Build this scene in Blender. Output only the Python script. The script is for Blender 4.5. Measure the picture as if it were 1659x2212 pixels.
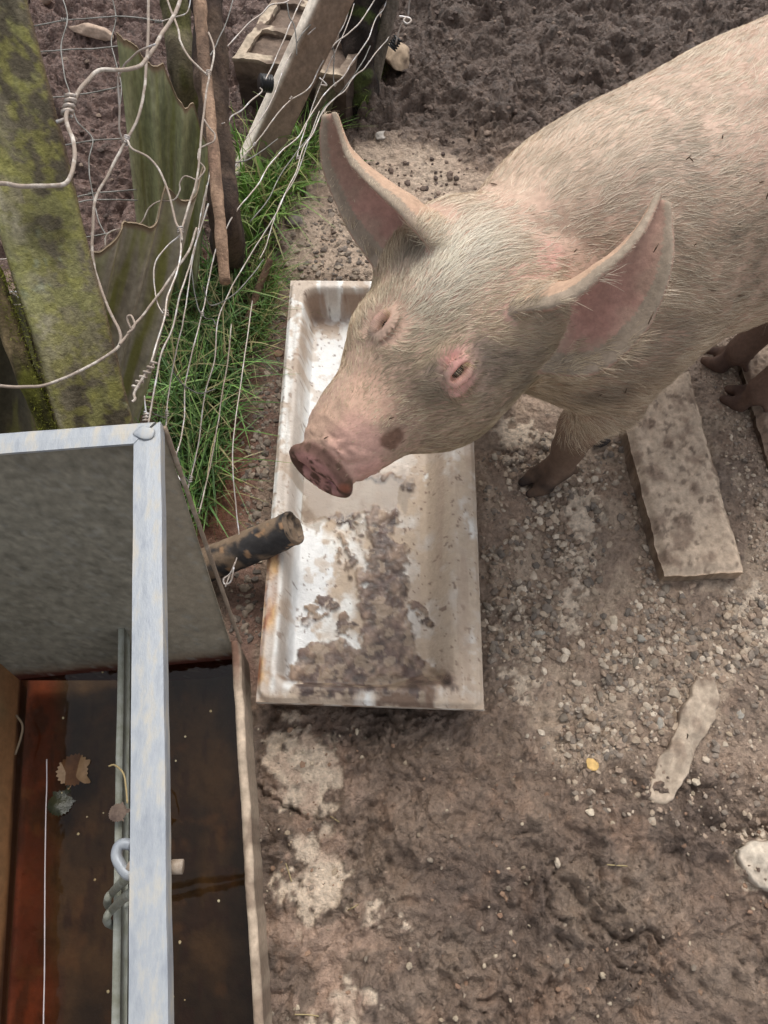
import bpy, bmesh, math, random
import numpy as np
from mathutils import Vector, noise as mnoise
random.seed(7); rng = np.random.default_rng(7)
S = bpy.context.scene
for o in list(bpy.data.objects): bpy.data.objects.remove(o)
# ---------------------------------------------------------------- camera
CAMH = 1.6; PITCH = math.radians(65.0); FPX = 1640.0; CX, CY = 829.5, 1106.0
cd = bpy.data.cameras.new('camera'); cam = bpy.data.objects.new('camera', cd)
S.collection.objects.link(cam); S.camera = cam
cam.location = (0, 0, CAMH); cam.rotation_euler = (math.radians(90) - PITCH, 0, 0)
cd.sensor_fit = 'VERTICAL'; cd.sensor_height = 24.0; cd.lens = 24.0 * FPX / 2212.0
cd.clip_start = 0.02; cd.clip_end = 500
# ---------------------------------------------------------------- light
SUN_EL, SUN_AZ = math.radians(57), math.radians(78)     # azimuth measured from +x, counter-clockwise
w = bpy.data.worlds.new('World'); S.world = w; w.use_nodes = True
nt = w.node_tree; nt.nodes.clear()
sky = nt.nodes.new('ShaderNodeTexSky'); sky.sky_type = 'NISHITA'; sky.sun_disc = False
sky.sun_elevation = SUN_EL; sky.sun_rotation = math.radians(90) - SUN_AZ
sky.dust_density = 3.0; sky.air_density = 1.0; sky.ozone_density = 1.0
hs = nt.nodes.new('ShaderNodeHueSaturation'); hs.inputs['Saturation'].default_value = 0.22
bg = nt.nodes.new('ShaderNodeBackground'); bg.inputs['Strength'].default_value = 0.15
wo = nt.nodes.new('ShaderNodeOutputWorld')
nt.links.new(sky.outputs[0], hs.inputs['Color']); nt.links.new(hs.outputs[0], bg.inputs[0]); nt.links.new(bg.outputs[0], wo.inputs[0])
sd = bpy.data.lights.new('sun', 'SUN'); sd.energy = 1.25; sd.angle = math.radians(28); sd.color = (1, .95, .88)
sun = bpy.data.objects.new('sun', sd); S.collection.objects.link(sun)
sdir = Vector((math.cos(SUN_EL) * math.cos(SUN_AZ), math.cos(SUN_EL) * math.sin(SUN_AZ), math.sin(SUN_EL)))
sun.rotation_euler = sdir.to_track_quat('Z', 'Y').to_euler(); sun.location = sdir * 8
S.view_settings.view_transform = 'Standard'; S.view_settings.look = 'None'
S.view_settings.exposure = 0.58; S.view_settings.gamma = 1.0
S.render.resolution_x, S.render.resolution_y = 768, 1024
# ---------------------------------------------------------------- geometry helpers
CP, SP = math.cos(PITCH), math.sin(PITCH)
RGT = np.array([1., 0, 0]); UPV = np.array([0, SP, CP]); FWD = np.array([0, CP, -SP]); EYE = np.array([0, 0, CAMH])
def ray(px, py):
    return FWD + RGT * ((px - CX) / FPX) + UPV * (-(py - CY) / FPX)
def G(px, py, z=0.0):                 # point at height z seen at that place of the photograph
    d = ray(px, py); return EYE + d * ((z - CAMH) / d[2])
def D(px, py, dep): return EYE + ray(px, py) * dep
def onplane(px, py, p, n):
    d = ray(px, py); return EYE + d * (np.dot(p - EYE, n) / np.dot(d, n))
def toimg(p):                         # world -> photo coordinates (used to lay out zones of the flat ground)
    q = p - EYE; dz = q @ FWD
    return CX + FPX * (q @ RGT) / dz, CY - FPX * (q @ UPV) / dz
def nrm(v): v = np.asarray(v, float); return v / (np.linalg.norm(v, axis=-1, keepdims=True) + 1e-12)
def srgb(r, g, b):
    f = lambda c: (c / 255 / 12.92) if c / 255 < .04045 else ((c / 255 + .055) / 1.055) ** 2.4
    return np.array([f(r), f(g), f(b)])
def catmull(P, n):
    P = np.asarray(P, float); P = np.vstack([2 * P[0] - P[1], P, 2 * P[-1] - P[-2]])
    out = []
    for i in range(1, len(P) - 2):
        t = np.linspace(0, 1, n, endpoint=False)[:, None]
        a, b, c, d = P[i - 1], P[i], P[i + 1], P[i + 2]
        out.append(.5 * (2 * b + (c - a) * t + (2 * a - 5 * b + 4 * c - d) * t ** 2 + (3 * b - a - 3 * c + d) * t ** 3))
    out.append(P[-2][None]); return np.vstack(out)
def sstep(a, b, x):
    t = np.clip((x - a) / (b - a), 0, 1); return t * t * (3 - 2 * t)
# numpy noise
_T = rng.random((256, 256)); _P3 = rng.random((64, 64, 64))
def vn2(x, y):
    xi = np.floor(x).astype(int); yi = np.floor(y).astype(int); fx = x - xi; fy = y - yi
    fx = fx * fx * fx * (fx * (fx * 6 - 15) + 10); fy = fy * fy * fy * (fy * (fy * 6 - 15) + 10)
    a = _T[xi & 255, yi & 255]; b = _T[(xi + 1) & 255, yi & 255]; c = _T[xi & 255, (yi + 1) & 255]; d = _T[(xi + 1) & 255, (yi + 1) & 255]
    return (a * (1 - fx) + b * fx) * (1 - fy) + (c * (1 - fx) + d * fx) * fy - .5
def fbm2(x, y, o=4, g=.5):
    s = 0; a = 1; 
    for i in range(o):
        s = s + a * vn2(x * 2 ** i + 17.3 * i, y * 2 ** i + 5.1 * i + .37); a *= g
    return s
def ridge2(x, y, o=3):
    s = 0; a = 1
    for i in range(o):
        s = s + a * (1 - np.abs(vn2(x * 2 ** i + 9.7 * i, y * 2 ** i + 3.3 * i)) * 4); a *= .5
    return s / 1.75
def vn3(p):
    i = np.floor(p).astype(int); f = p - i; f = f * f * (3 - 2 * f); r = 0
    for dx in (0, 1):
        for dy in (0, 1):
            for dz in (0, 1):
                wgt = (f[:, 0] if dx else 1 - f[:, 0]) * (f[:, 1] if dy else 1 - f[:, 1]) * (f[:, 2] if dz else 1 - f[:, 2])
                r = r + wgt * _P3[(i[:, 0] + dx) & 63, (i[:, 1] + dy) & 63, (i[:, 2] + dz) & 63]
    return r - .5
def fbm3(p, o=3):
    s = 0; a = 1
    for i in range(o): s = s + a * vn3(p * 2 ** i + 7.7 * i); a *= .5
    return s
def billow2(x, y, o=4, g=.55):
    s = 0; a = 1; t = 0
    for i in range(o):
        c, d = math.cos(i * 1.1), math.sin(i * 1.1); s = s + a * np.abs(vn2((x * c - y * d) * 2 ** i + 11.7 * i, (x * d + y * c) * 2 ** i + 4.3 * i)) * 2; t += a; a *= g
    return s / t
def worley2(x, y):
    xi = np.floor(x).astype(int); yi = np.floor(y).astype(int); best = np.full(x.shape, 9.); sec = best.copy(); idv = np.zeros(x.shape)
    for dx in (-1, 0, 1):
        for dy in (-1, 0, 1):
            cx, cy = xi + dx, yi + dy
            qx = cx + _T[cx & 255, cy & 255]; qy = cy + _T[(cx + 91) & 255, (cy + 47) & 255]
            d = np.hypot(x - qx, y - qy); m = d < best
            sec = np.where(m, best, np.minimum(sec, d)); idv = np.where(m, _T[(cx + 13) & 255, (cy + 77) & 255], idv); best = np.where(m, d, best)
    return best, sec, idv
def polysd(px, py, poly):             # signed distance (negative inside) to a polygon
    poly = np.asarray(poly, float); n = len(poly); d = np.full(px.shape, 1e9); ins = np.zeros(px.shape, bool)
    for i in range(n):
        ax, ay = poly[i]; bx, by = poly[(i + 1) % n]
        ex, ey = bx - ax, by - ay; wx, wy = px - ax, py - ay
        t = np.clip((wx * ex + wy * ey) / (ex * ex + ey * ey), 0, 1)
        d = np.minimum(d, np.hypot(wx - ex * t, wy - ey * t))
        c = ((ay > py) != (by > py)) & (px < (bx - ax) * (py - ay) / (by - ay + 1e-12) + ax)
        ins ^= c
    return np.where(ins, -d, d)
# ---------------------------------------------------------------- object helpers
def mesh(name, V, F, mat=None, parent=None, smooth=True, col=None, attrs=None):
    V = np.asarray(V, np.float32); me = bpy.data.meshes.new(name)
    if isinstance(F, np.ndarray):
        k = F.shape[1]; me.vertices.add(len(V)); me.vertices.foreach_set('co', V.ravel())
        me.loops.add(F.size); me.loops.foreach_set('vertex_index', F.astype(np.int32).ravel())
        me.polygons.add(len(F)); me.polygons.foreach_set('loop_start', np.arange(0, F.size, k, dtype=np.int32))
        me.update(calc_edges=True)
    else:
        me.from_pydata([tuple(map(float, v)) for v in V], [], [tuple(map(int, f)) for f in F]); me.update()
    me.polygons.foreach_set('use_smooth', [smooth] * len(me.polygons))
    if col is not None:
        a = me.color_attributes.new('Col', 'FLOAT_COLOR', 'POINT')
        a.data.foreach_set('color', np.hstack([np.asarray(col, np.float32), np.ones((len(V), 1), np.float32)]).ravel())
    for k_, v_ in (attrs or {}).items():
        a = me.attributes.new(k_, 'FLOAT', 'POINT'); a.data.foreach_set('value', np.asarray(v_, np.float32))
    if mat: me.materials.append(mat)
    o = bpy.data.objects.new(name, me); S.collection.objects.link(o)
    if parent: o.parent = parent; o.matrix_parent_inverse = parent.matrix_world.inverted()
    return o
def tag(o, label=None, cat=None, group=None, kind=None):
    if label: o['label'] = label
    if cat: o['category'] = cat
    if group: o['group'] = group
    if kind: o['kind'] = kind
    return o
def empty(name, loc, label, cat, group=None):
    o = bpy.data.objects.new(name, None); S.collection.objects.link(o); o.location = tuple(map(float, loc)); o.empty_display_size = .05
    bpy.context.view_layer.update()
    return tag(o, label, cat, group)
def merge(parts):
    V = []; F = []; n = 0
    for v, f in parts:
        V.append(np.asarray(v)); F.append(np.asarray(f) + n); n += len(v)
    return np.vstack(V), np.vstack(F)
def tube(P, r, sides=7, smooth=6, caps=True, jit=0):
    P = catmull(P, smooth) if smooth > 1 else np.asarray(P, float)
    n = len(P); r = np.interp(np.linspace(0, 1, n), np.linspace(0, 1, len(r)), r) if np.ndim(r) else np.full(n, r)
    T = nrm(np.gradient(P, axis=0)); u = np.cross(T[0], [0.3, .2, 1.]); u = nrm(u); V = []
    for i in range(n):
        u = nrm(u - T[i] * np.dot(u, T[i])); v = np.cross(T[i], u)
        a = np.linspace(0, 2 * np.pi, sides, endpoint=False)[:, None]
        V.append(P[i] + (np.cos(a) * u + np.sin(a) * v) * r[i])
    V = np.vstack(V)
    if jit: V = V + nrm(V - np.repeat(P, sides, 0)) * (fbm3(V * jit[1]) * jit[0])[:, None]
    i, j = np.meshgrid(np.arange(n - 1), np.arange(sides), indexing='ij'); i = i.ravel(); j = j.ravel(); j2 = (j + 1) % sides
    F = np.stack([i * sides + j, i * sides + j2, (i + 1) * sides + j2, (i + 1) * sides + j], 1)
    if caps:
        c0, c1 = len(V), len(V) + 1; V = np.vstack([V, P[:1], P[-1:]])
        j = np.arange(sides); j2 = (j + 1) % sides; b = (n - 1) * sides
        F = np.vstack([F, np.stack([np.full(sides, c0), j2, j, j], 1), np.stack([np.full(sides, c1), b + j, b + j2, b + j2], 1)])
    return V, F
def fixquads(F):                      # degenerate quads -> list with tris
    return [tuple(f[:3]) if f[2] == f[3] else tuple(f) for f in F]
def tubeobj(name, P, r, mat, parent=None, **k):
    V, F = tube(P, r, **k); return mesh(name, V, fixquads(F), mat, parent)
def gridsurf(Pg):                     # Pg: (n,m,3) -> V,F
    n, m = Pg.shape[:2]; i, j = np.meshgrid(np.arange(n - 1), np.arange(m - 1), indexing='ij'); i = i.ravel(); j = j.ravel()
    return Pg.reshape(-1, 3), np.stack([i * m + j, (i + 1) * m + j, (i + 1) * m + j + 1, i * m + j + 1], 1)
def slab(Pg, N, th):                  # closed thick sheet from a grid and its unit normals; back side offset by th
    n, m = Pg.shape[:2]; V1, F1 = gridsurf(Pg); V2, F2 = gridsurf(Pg - N * th); k = n * m
    F = [F1, F2[:, ::-1] + k]
    def rim(idx):
        a = idx[:-1]; b = idx[1:]; F.append(np.stack([a, a + k, b + k, b], 1)[:, ::-1])
    I = np.arange(k).reshape(n, m); rim(I[0, :][::-1]); rim(I[-1, :]); rim(I[:, 0]); rim(I[:, -1][::-1])
    return np.vstack([V1, V2]), np.vstack(F)
def beam(p0, p1, w, t, face, nl=60, nw=12, ntk=6, rough=.004, sc=18, taper=1.0, round_=.25):
    # squared timber: w across, t thick, 'face' = direction the wide side looks
    p0 = np.asarray(p0, float); p1 = np.asarray(p1, float); ax = nrm(p1 - p0)
    f = nrm(np.asarray(face, float) - ax * np.dot(face, ax)); s = np.cross(ax, f)
    ring = []
    for a in np.linspace(-1, 1, nw, endpoint=False): ring.append((a, 1))
    for a in np.linspace(1, -1, ntk, endpoint=False): ring.append((1, a))
    for a in np.linspace(1, -1, nw, endpoint=False): ring.append((a, -1))
    for a in np.linspace(-1, 1, ntk, endpoint=False): ring.append((-1, a))
    ring = np.array(ring); q = ring * np.array([w / 2, t / 2])
    # round the corners
    rr = min(w, t) * round_; lim = np.array([w / 2 - rr, t / 2 - rr]); c = np.clip(q, -lim, lim); dq = q - c; L = np.linalg.norm(dq, axis=1, keepdims=True)
    q = np.where((L > 1e-9) & (np.abs(dq).min(1, keepdims=True) > 1e-9), c + dq / np.maximum(L, 1e-9) * rr, q)
    m = len(q); V = []; tt = np.linspace(0, 1, nl)
    for k in tt:
        sc_ = 1 + (taper - 1) * k
        V.append(p0 + (p1 - p0) * k + (q[:, :1] * s + q[:, 1:] * f) * sc_)
    V = np.vstack(V); cen = np.repeat(p0 + (p1 - p0) * tt[:, None], m, 0); dn = nrm(V - cen)
    al = V @ ax; loc = np.stack([al * .25, (V - cen) @ s, (V - cen) @ f], 1) + p0[0] * 3
    V = V + dn * (fbm3(loc * sc, 4) * rough * 2)[:, None]
    i, j = np.meshgrid(np.arange(nl - 1), np.arange(m), indexing='ij'); i = i.ravel(); j = j.ravel(); j2 = (j + 1) % m
    F = [tuple(x) for x in np.stack([i * m + j, i * m + j2, (i + 1) * m + j2, (i + 1) * m + j], 1)[:, ::-1]]
    F.append(tuple(range(m))); F.append(tuple(range((nl - 1) * m, nl * m))[::-1])
    return V, F
def ribbons(root, d0, nor, L, W, bend, seg=4, tip=.15, twist=None):
    # many tapering strips. root,d0,nor:(n,3) L,W:(n,) bend:(n,3) vector added quadratically
    n = len(root); t = np.linspace(0, 1, seg + 1)
    wdir = nrm(np.cross(d0, nor)); 
    if twist is not None: wdir = nrm(wdir * np.cos(twist)[:, None] + nor * np.sin(twist)[:, None])
    V = np.zeros((n, seg + 1, 2, 3), np.float32)
    for k in range(seg + 1):
        c = root + d0 * (L * t[k])[:, None] + bend * (t[k] ** 2)
        hw = (W * .5 * (1 - (1 - tip) * t[k] ** 1.5))[:, None]
        V[:, k, 0] = c - wdir * hw; V[:, k, 1] = c + wdir * hw
    base = (np.arange(n) * (seg + 1) * 2)[:, None]; F = []
    for k in range(seg): F.append(np.stack([base[:, 0] + 2 * k, base[:, 0] + 2 * k + 1, base[:, 0] + 2 * k + 3, base[:, 0] + 2 * k + 2], 1))
    return V.reshape(-1, 3), np.vstack(F)
# ---------------------------------------------------------------- materials
def mat(name, c1, c2=None, scale=8., rough=.8, rough2=None, bump=.3, bscale=60., bdist=.004, attr=False, metal=0., c3=None, stretch=(1, 1, 1), spec=.3, detail=6, lo=.35, hi=.65, varamt=.25, sub=0.):
    m = bpy.data.materials.new(name); m.use_nodes = True; t = m.node_tree; N = t.nodes; Lk = t.links
    b = N['Principled BSDF']; b.inputs['Metallic'].default_value = metal; b.inputs['Specular IOR Level'].default_value = spec
    tc = N.new('ShaderNodeTexCoord'); mp = N.new('ShaderNodeMapping'); mp.inputs['Scale'].default_value = stretch; Lk.new(tc.outputs['Object'], mp.inputs[0])
    n1 = N.new('ShaderNodeTexNoise'); n1.inputs['Scale'].default_value = scale; n1.inputs['Detail'].default_value = detail; n1.inputs['Roughness'].default_value = .65; Lk.new(mp.outputs[0], n1.inputs['Vector'])
    r = N.new('ShaderNodeValToRGB'); Lk.new(n1.outputs['Fac'], r.inputs[0])
    e = r.color_ramp.elements; e[0].position = lo; e[1].position = hi
    c2 = c1 if c2 is None else c2
    e[0].color = (*c1, 1); e[1].color = (*c2, 1)
    if c3 is not None: x = e.new((lo + hi) / 2); x.color = (*c3, 1)
    out = r.outputs[0]
    if attr:
        at = N.new('ShaderNodeAttribute'); at.attribute_name = 'Col'
        mx = N.new('ShaderNodeMix'); mx.data_type = 'RGBA'; mx.blend_type = 'MULTIPLY'; mx.inputs[0].default_value = 1
        g = N.new('ShaderNodeMapRange'); g.inputs[1].default_value = .25; g.inputs[2].default_value = .75; g.inputs[3].default_value = 1 - varamt; g.inputs[4].default_value = 1 + varamt
        Lk.new(n1.outputs['Fac'], g.inputs[0]); Lk.new(at.outputs['Color'], mx.inputs[6]); Lk.new(g.outputs[0], mx.inputs[7]); out = mx.outputs[2]
    Lk.new(out, b.inputs['Base Color'])
    n2 = N.new('ShaderNodeTexNoise'); n2.inputs['Scale'].default_value = bscale; n2.inputs['Detail'].default_value = 5; n2.inputs['Roughness'].default_value = .7; Lk.new(mp.outputs[0], n2.inputs['Vector'])
    bp = N.new('ShaderNodeBump'); bp.inputs['Strength'].default_value = bump; bp.inputs['Distance'].default_value = bdist; Lk.new(n2.outputs['Fac'], bp.inputs['Height']); Lk.new(bp.outputs[0], b.inputs['Normal'])
    if rough2 is None: b.inputs['Roughness'].default_value = rough
    else:
        g = N.new('ShaderNodeMapRange'); g.inputs[1].default_value = .35; g.inputs[2].default_value = .65; g.inputs[3].default_value = rough; g.inputs[4].default_value = rough2
        Lk.new(n1.outputs['Fac'], g.inputs[0]); Lk.new(g.outputs[0], b.inputs['Roughness'])
    return m
def attr_rough(m, name='rough'):
    t = m.node_tree; a = t.nodes.new('ShaderNodeAttribute'); a.attribute_name = name
    b = t.nodes['Principled BSDF']
    for l in list(b.inputs['Roughness'].links): t.links.remove(l)
    t.links.new(a.outputs['Fac'], b.inputs['Roughness'])
M = {}
M['ground'] = mat('ground_mud', (.1, .1, .1), attr=True, scale=90, bscale=150, bump=.9, bdist=.006, varamt=.34, spec=.4); attr_rough(M['ground'])
def crinkle(m, sc, dist, strength=1., dis=.7):
    t = m.node_tree; N = t.nodes; b = N['Principled BSDF']; old = b.inputs['Normal'].links[0].from_node
    tc = N.new('ShaderNodeTexCoord'); n = N.new('ShaderNodeTexNoise'); n.inputs['Scale'].default_value = sc; n.inputs['Detail'].default_value = 9; n.inputs['Roughness'].default_value = .6; n.inputs['Distortion'].default_value = dis
    t.links.new(tc.outputs['Object'], n.inputs['Vector']); bp = N.new('ShaderNodeBump'); bp.inputs['Strength'].default_value = strength; bp.inputs['Distance'].default_value = dist
    t.links.new(n.outputs['Fac'], bp.inputs['Height']); t.links.new(old.outputs[0], bp.inputs['Normal']); t.links.new(bp.outputs[0], b.inputs['Normal'])
crinkle(M['ground'], 42, .020, 1., .25); crinkle(M['ground'], 130, .007, 1., .1)
M['stone'] = mat('stone', (.1, .1, .1), attr=True, scale=90, bscale=240, bump=.4, bdist=.002, varamt=.3, rough=.85)
M['sink'] = mat('enamel_and_mud', (.1, .1, .1), attr=True, scale=60, bscale=200, bump=.25, bdist=.002, varamt=.12, spec=.5); attr_rough(M['sink'])
crinkle(M['sink'], 90, .004, .6)
M['pig'] = mat('pig_skin', (.1, .1, .1), attr=True, scale=120, bscale=260, bump=.45, bdist=.002, varamt=.22, rough=.78, spec=.22)
M['hair'] = mat('bristle', (.1, .1, .1), attr=True, scale=40, bump=0, varamt=.08, rough=.45, spec=.35)
M['leaf'] = mat('grass_blade', (.1, .1, .1), attr=True, scale=30, bump=0, varamt=.2, rough=.5, spec=.3)
M['wire'] = mat('galvanised_wire', srgb(168, 166, 164), srgb(210, 210, 212), scale=30, rough=.45, bump=.3, bscale=300, bdist=.001, metal=.35, c3=srgb(170, 156, 144))
M['wire_dark'] = mat('old_wire', srgb(92, 90, 84), srgb(140, 138, 134), scale=30, rough=.5, bump=.3, bscale=300, bdist=.001, metal=.35)
M['wire_brown'] = mat('muddy_wire', srgb(168, 152, 138), srgb(206, 198, 188), scale=30, rough=.75, bump=.4, bscale=200, bdist=.002, c3=srgb(150, 136, 124))
M['black'] = mat('black_plastic', (.01, .01, .012), (.03, .03, .03), rough=.35, bump=.1)

# ================================================================ GROUND
def zones(x, y):
    """height, colour and roughness of the ground at world x,y"""
    P = np.stack([x, y, np.zeros_like(x)], 1); vis = (y > -.9) & (y < 6)
    px, py = toimg(np.where(vis[:, None], P, np.array([0, 1., 0])))
    px = np.where(vis, px, -9999); py = np.where(vis, py, 4000)
    wx = px + 46 * fbm2(x * 14, y * 14, 4) ; wy = py + 46 * fbm2(x * 14 + 50, y * 14, 4)
    fx = px + 60 * fbm2(x * 45, y * 45, 3); fy = py + 60 * fbm2(x * 45 + 31, y * 45 + 8, 3)
    # churned mud
    q = ridge2(x * 15 + 2 * vn2(x * 6, y * 6), y * 9 + 2 * vn2(x * 5 + 9, y * 5), 3)
    lum = fbm2(x * 26, y * 26, 4); big = fbm2(x * 4.5, y * 4.5, 2)
    far = sstep(430, 270, wy + 40 * vn2(x * 5, y * 5)) * sstep(560, 720, wx)
    farl = sstep(690, 600, wx) * sstep(680, 540, wy)
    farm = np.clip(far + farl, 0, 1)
    F1, F2, wid = worley2(x * 17 + lum, y * 17 + big * 2)
    near = sstep(1500, 1640, wy + 60 * vn2(x * 7, y * 7) + .18 * (px - 1100) * -1)
    h = .012 * big + .004 * lum
    ax_, ay_ = x * .86 + y * .5, -x * .5 + y * .86
    sx_, sy_ = ax_ * 30 + 2.2 * fbm2(x * 16, y * 16, 2), ay_ * 17 + 2.2 * fbm2(x * 16 + 40, y * 16, 2)
    g1, g2, gid = worley2(sx_, sy_); g3, g4, gid2 = worley2(sx_ * 2.3 + 11, sy_ * 2.3 + 5)
    clod = sstep(.0, .35, g2 - g1) * (.6 + .8 * gid); clod2 = sstep(.0, .4, g4 - g3) * (.5 + gid2)
    rug = np.clip(.75 + 1.2 * fbm2(x * 5 + 3, y * 5 + 8, 3), .55, 1.35)
    wa_, wb_ = .05 * fbm2(x * 9, y * 9, 3), .05 * fbm2(x * 9 + 33, y * 9, 3)
    bil = billow2(ax_ * 13 + wa_ * 20, ay_ * 8 + wb_ * 20, 5, .62); bil2 = billow2(x * 34 + wa_ * 30 + 3, y * 30 + wb_ * 30, 3, .6)
    h = h + near * rug * (.066 * bil + .036 * bil2 + .020 * lum + .010 * (ridge2(x * 7 + y * 3 + 4, y * 4 - x * 2, 3) - .4) - .015)
    h = h + farm * (.034 * fbm2(x * 9 + 5, y * 9, 3) + .085 * billow2(x * 9 + wa_ * 20, y * 9 + wb_ * 20, 5, .55) + .016 * bil2 + .006 * clod)
    h = h + (1 - near) * (1 - farm) * (.010 * bil2 + .016 * bil * np.clip(.5 + 1.5 * fbm2(x * 6, y * 6, 2), 0, 1) + .003 * clod2 * sstep(.1, .3, fbm2(x * 9, y * 9, 2) + .2))
    c_mud = srgb(108, 94, 82); c_dark = srgb(88, 75, 66); c_far = srgb(92, 78, 69); c_farl = srgb(104, 84, 76); c_dry = srgb(160, 142, 124); c_grav = srgb(122, 106, 93)
    n1 = np.clip(.5 + 1.3 * fbm2(x * 8, y * 8, 4), 0, 1)[:, None]
    C = c_grav * (1 - n1) + srgb(150, 130, 113) * n1
    mid = (1 - near)[:, None]
    cm = c_dark * (1 - n1) + c_mud * n1
    hue = np.clip(fbm2(x * 5 + 77, y * 5, 3) + .2, 0, 1)[:, None]; cm = cm * (1 - .35 * hue) + srgb(122, 100, 84) * .35 * hue
    C = C * mid + cm * near[:, None]
    cavity = np.clip(lum * .6 + .5, 0, 1)[:, None]
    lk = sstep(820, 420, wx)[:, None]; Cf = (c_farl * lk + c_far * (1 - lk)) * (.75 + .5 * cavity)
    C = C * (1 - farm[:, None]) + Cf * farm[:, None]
    # tan trampled path and gravelly ground behind the sink
    pth = [(660, 400), (760, 350), (860, 312), (960, 345), (1060, 380), (1060, 560), (830, 640), (640, 610), (615, 500)]
    d = polysd(wx, wy, pth); k = sstep(20, -20, d)[:, None]; tanc = srgb(166, 148, 130) * (1 - .35 * n1) + srgb(128, 106, 92) * .35 * n1
    C = C * (1 - k) + tanc * k; h = h * (1 - .6 * k[:, 0]) + .012 * k[:, 0]
    # strip of red brown soil left of the sink, darker and wet
    st = [(600, 600), (640, 600), (560, 1180), (560, 1520), (500, 1420), (470, 1200), (520, 1000), (560, 800)]
    k = sstep(16, -16, polysd(wx, wy, st))[:, None]; C = C * (1 - k) + (srgb(112, 88, 76) * (.8 + .4 * n1)) * k; h = h * (1 - .7 * k[:, 0]); wet = k[:, 0].copy()
    gr = [(330, 560), (600, 540), (560, 800), (500, 1180), (420, 1200), (300, 900)]
    k = sstep(20, -20, polysd(wx, wy, gr))[:, None]; C = C * (1 - k) + (srgb(84, 58, 45) * (.7 + .5 * n1)) * k
    rs = np.exp(-(((px - 480) / 60) ** 2 + ((py - 1040) / 110) ** 2))[:, None]; C = C * (1 - .6 * rs) + srgb(128, 82, 62) * .6 * rs
    # orange-pink soil showing through mud
    ok = sstep(.15, .5, fbm2(x * 22 + 7, y * 22 + 3, 5))[:, None] * .24 * (1 - farm[:, None]); C = C * (1 - ok) + srgb(146, 118, 98) * ok
    gk = (sstep(30, -60, polysd(wx, wy, [(1035, 900), (1659, 800), (1700, 1500), (1500, 1620), (1200, 1660), (1050, 1560)])) * sstep(.02, .16, fbm2(x * 13 + 61, y * 13, 5)) * .75)[:, None]; C = C * (1 - gk) + srgb(158, 140, 122) * gk
    # pale dry crust / bare concrete patches
    patches = [[(615, 1545), (648, 1560), (665, 1612), (652, 1630), (690, 1600), (705, 1622), (725, 1590), (745, 1602), (722, 1680), (702, 1760), (680, 1770), (622, 1730), (600, 1690), (585, 1640), (602, 1600)],
               [(665, 1785), (702, 1782), (717, 1840), (750, 1880), (742, 1920), (700, 1978), (665, 2005), (630, 1985), (640, 1935), (592, 1930), (602, 1900), (642, 1900), (655, 1860), (640, 1820)],
               [(735, 2130), (785, 2112), (802, 2160), (775, 2225), (640, 2225), (700, 2185)],
               [(785, 1935), (812, 1945), (803, 1990), (780, 2000)], [(855, 1975), (885, 1985), (880, 2005), (856, 2002)],
               [(1100, 1455), (1140, 1445), (1145, 1480), (1147, 1512), (1108, 1500)], [(1080, 1290), (1135, 1285), (1132, 1330), (1100, 1350), (1075, 1335)],
               [(1210, 1175), (1262, 1160), (1280, 1205), (1262, 1290), (1245, 1310), (1220, 1250)], [(1225, 1040), (1285, 1060), (1300, 1130), (1250, 1150), (1215, 1110)],
               [(1065, 930), (1150, 910), (1200, 960), (1150, 985), (1085, 985)],
               [(1590, 1830), (1665, 1800), (1700, 1920), (1620, 1905)], [(1560, 1280), (1659, 1270), (1680, 1400), (1600, 1430)],
               [(1180, 1300), (1215, 1270), (1250, 1330), (1262, 1370), (1230, 1350)]]
    for i, pl in enumerate(patches):
        d = polysd(fx, fy, pl); k = sstep(5, -5, d)
        kk = k[:, None]; cc = srgb(184, 167, 148) * (.93 + .14 * n1) ; C = C * (1 - kk) + cc * kk
        h = h * (1 - .85 * k) + .010 * k; near = near * (1 - k)
    hole = (fbm2(x * 60, y * 60, 2) > .33) & (h > .008); C = np.where(hole[:, None], C * .62, C)
    fk_ = (sstep(40, -60, polysd(wx, wy, [(570, 1540), (760, 1560), (780, 1900), (900, 2240), (600, 2240), (580, 1900)])) * sstep(.0, .2, fbm2(x * 20 + 3, y * 20 + 70, 5)) * .55)[:, None]; C = C * (1 - fk_) + srgb(150, 126, 110) * fk_
    # crack in the buried concrete
    cr = np.array([(545, 1690), (600, 1722), (650, 1760), (690, 1772), (705, 1768)]); dcr = np.full(px.shape, 1e9)
    for a, b in zip(cr[:-1], cr[1:]):
        e = b - a; t = np.clip(((fx * .3 + px * .7 - a[0]) * e[0] + (fy * .3 + py * .7 - a[1]) * e[1]) / (e @ e), 0, 1); dcr = np.minimum(dcr, np.hypot(fx * .3 + px * .7 - a[0] - e[0] * t, fy * .3 + py * .7 - a[1] - e[1] * t))
    h = h - .02 * sstep(6, 1, dcr)
    # basin print: ground kept low under sink and slabs
    sk = polysd(px, py, [(600, 590), (1030, 590), (1060, 1545), (540, 1530)]); k = sstep(10, -30, sk); h = h * (1 - k) - .004 * k
    tr = polysd(px, py, [(-900, 900), (330, 1000), (520, 1330), (575, 2400), (-900, 2400)]); k = sstep(0, -40, tr); h = h * (1 - k) - .01 * k
    R = np.clip(.74 - .30 * near * np.clip(lum + .5, 0, 1) - .2 * farm - .25 * wet, .3, .95)
    R = np.where(fbm2(x * 9 + 4, y * 9, 3) > .18, R - .12, R)
    # outside the photo: plain muddy field
    out = np.clip(sstep(2.2, 4, np.abs(x)) + sstep(3.2, 5, y) + sstep(-.8, -1.6, y), 0, 1)
    h = h * (1 - out) + (.03 * fbm2(x * 3, y * 3, 3)) * out; C = C * (1 - out[:, None]) + (c_mud * (.7 + .5 * n1)) * out[:, None]
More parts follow.
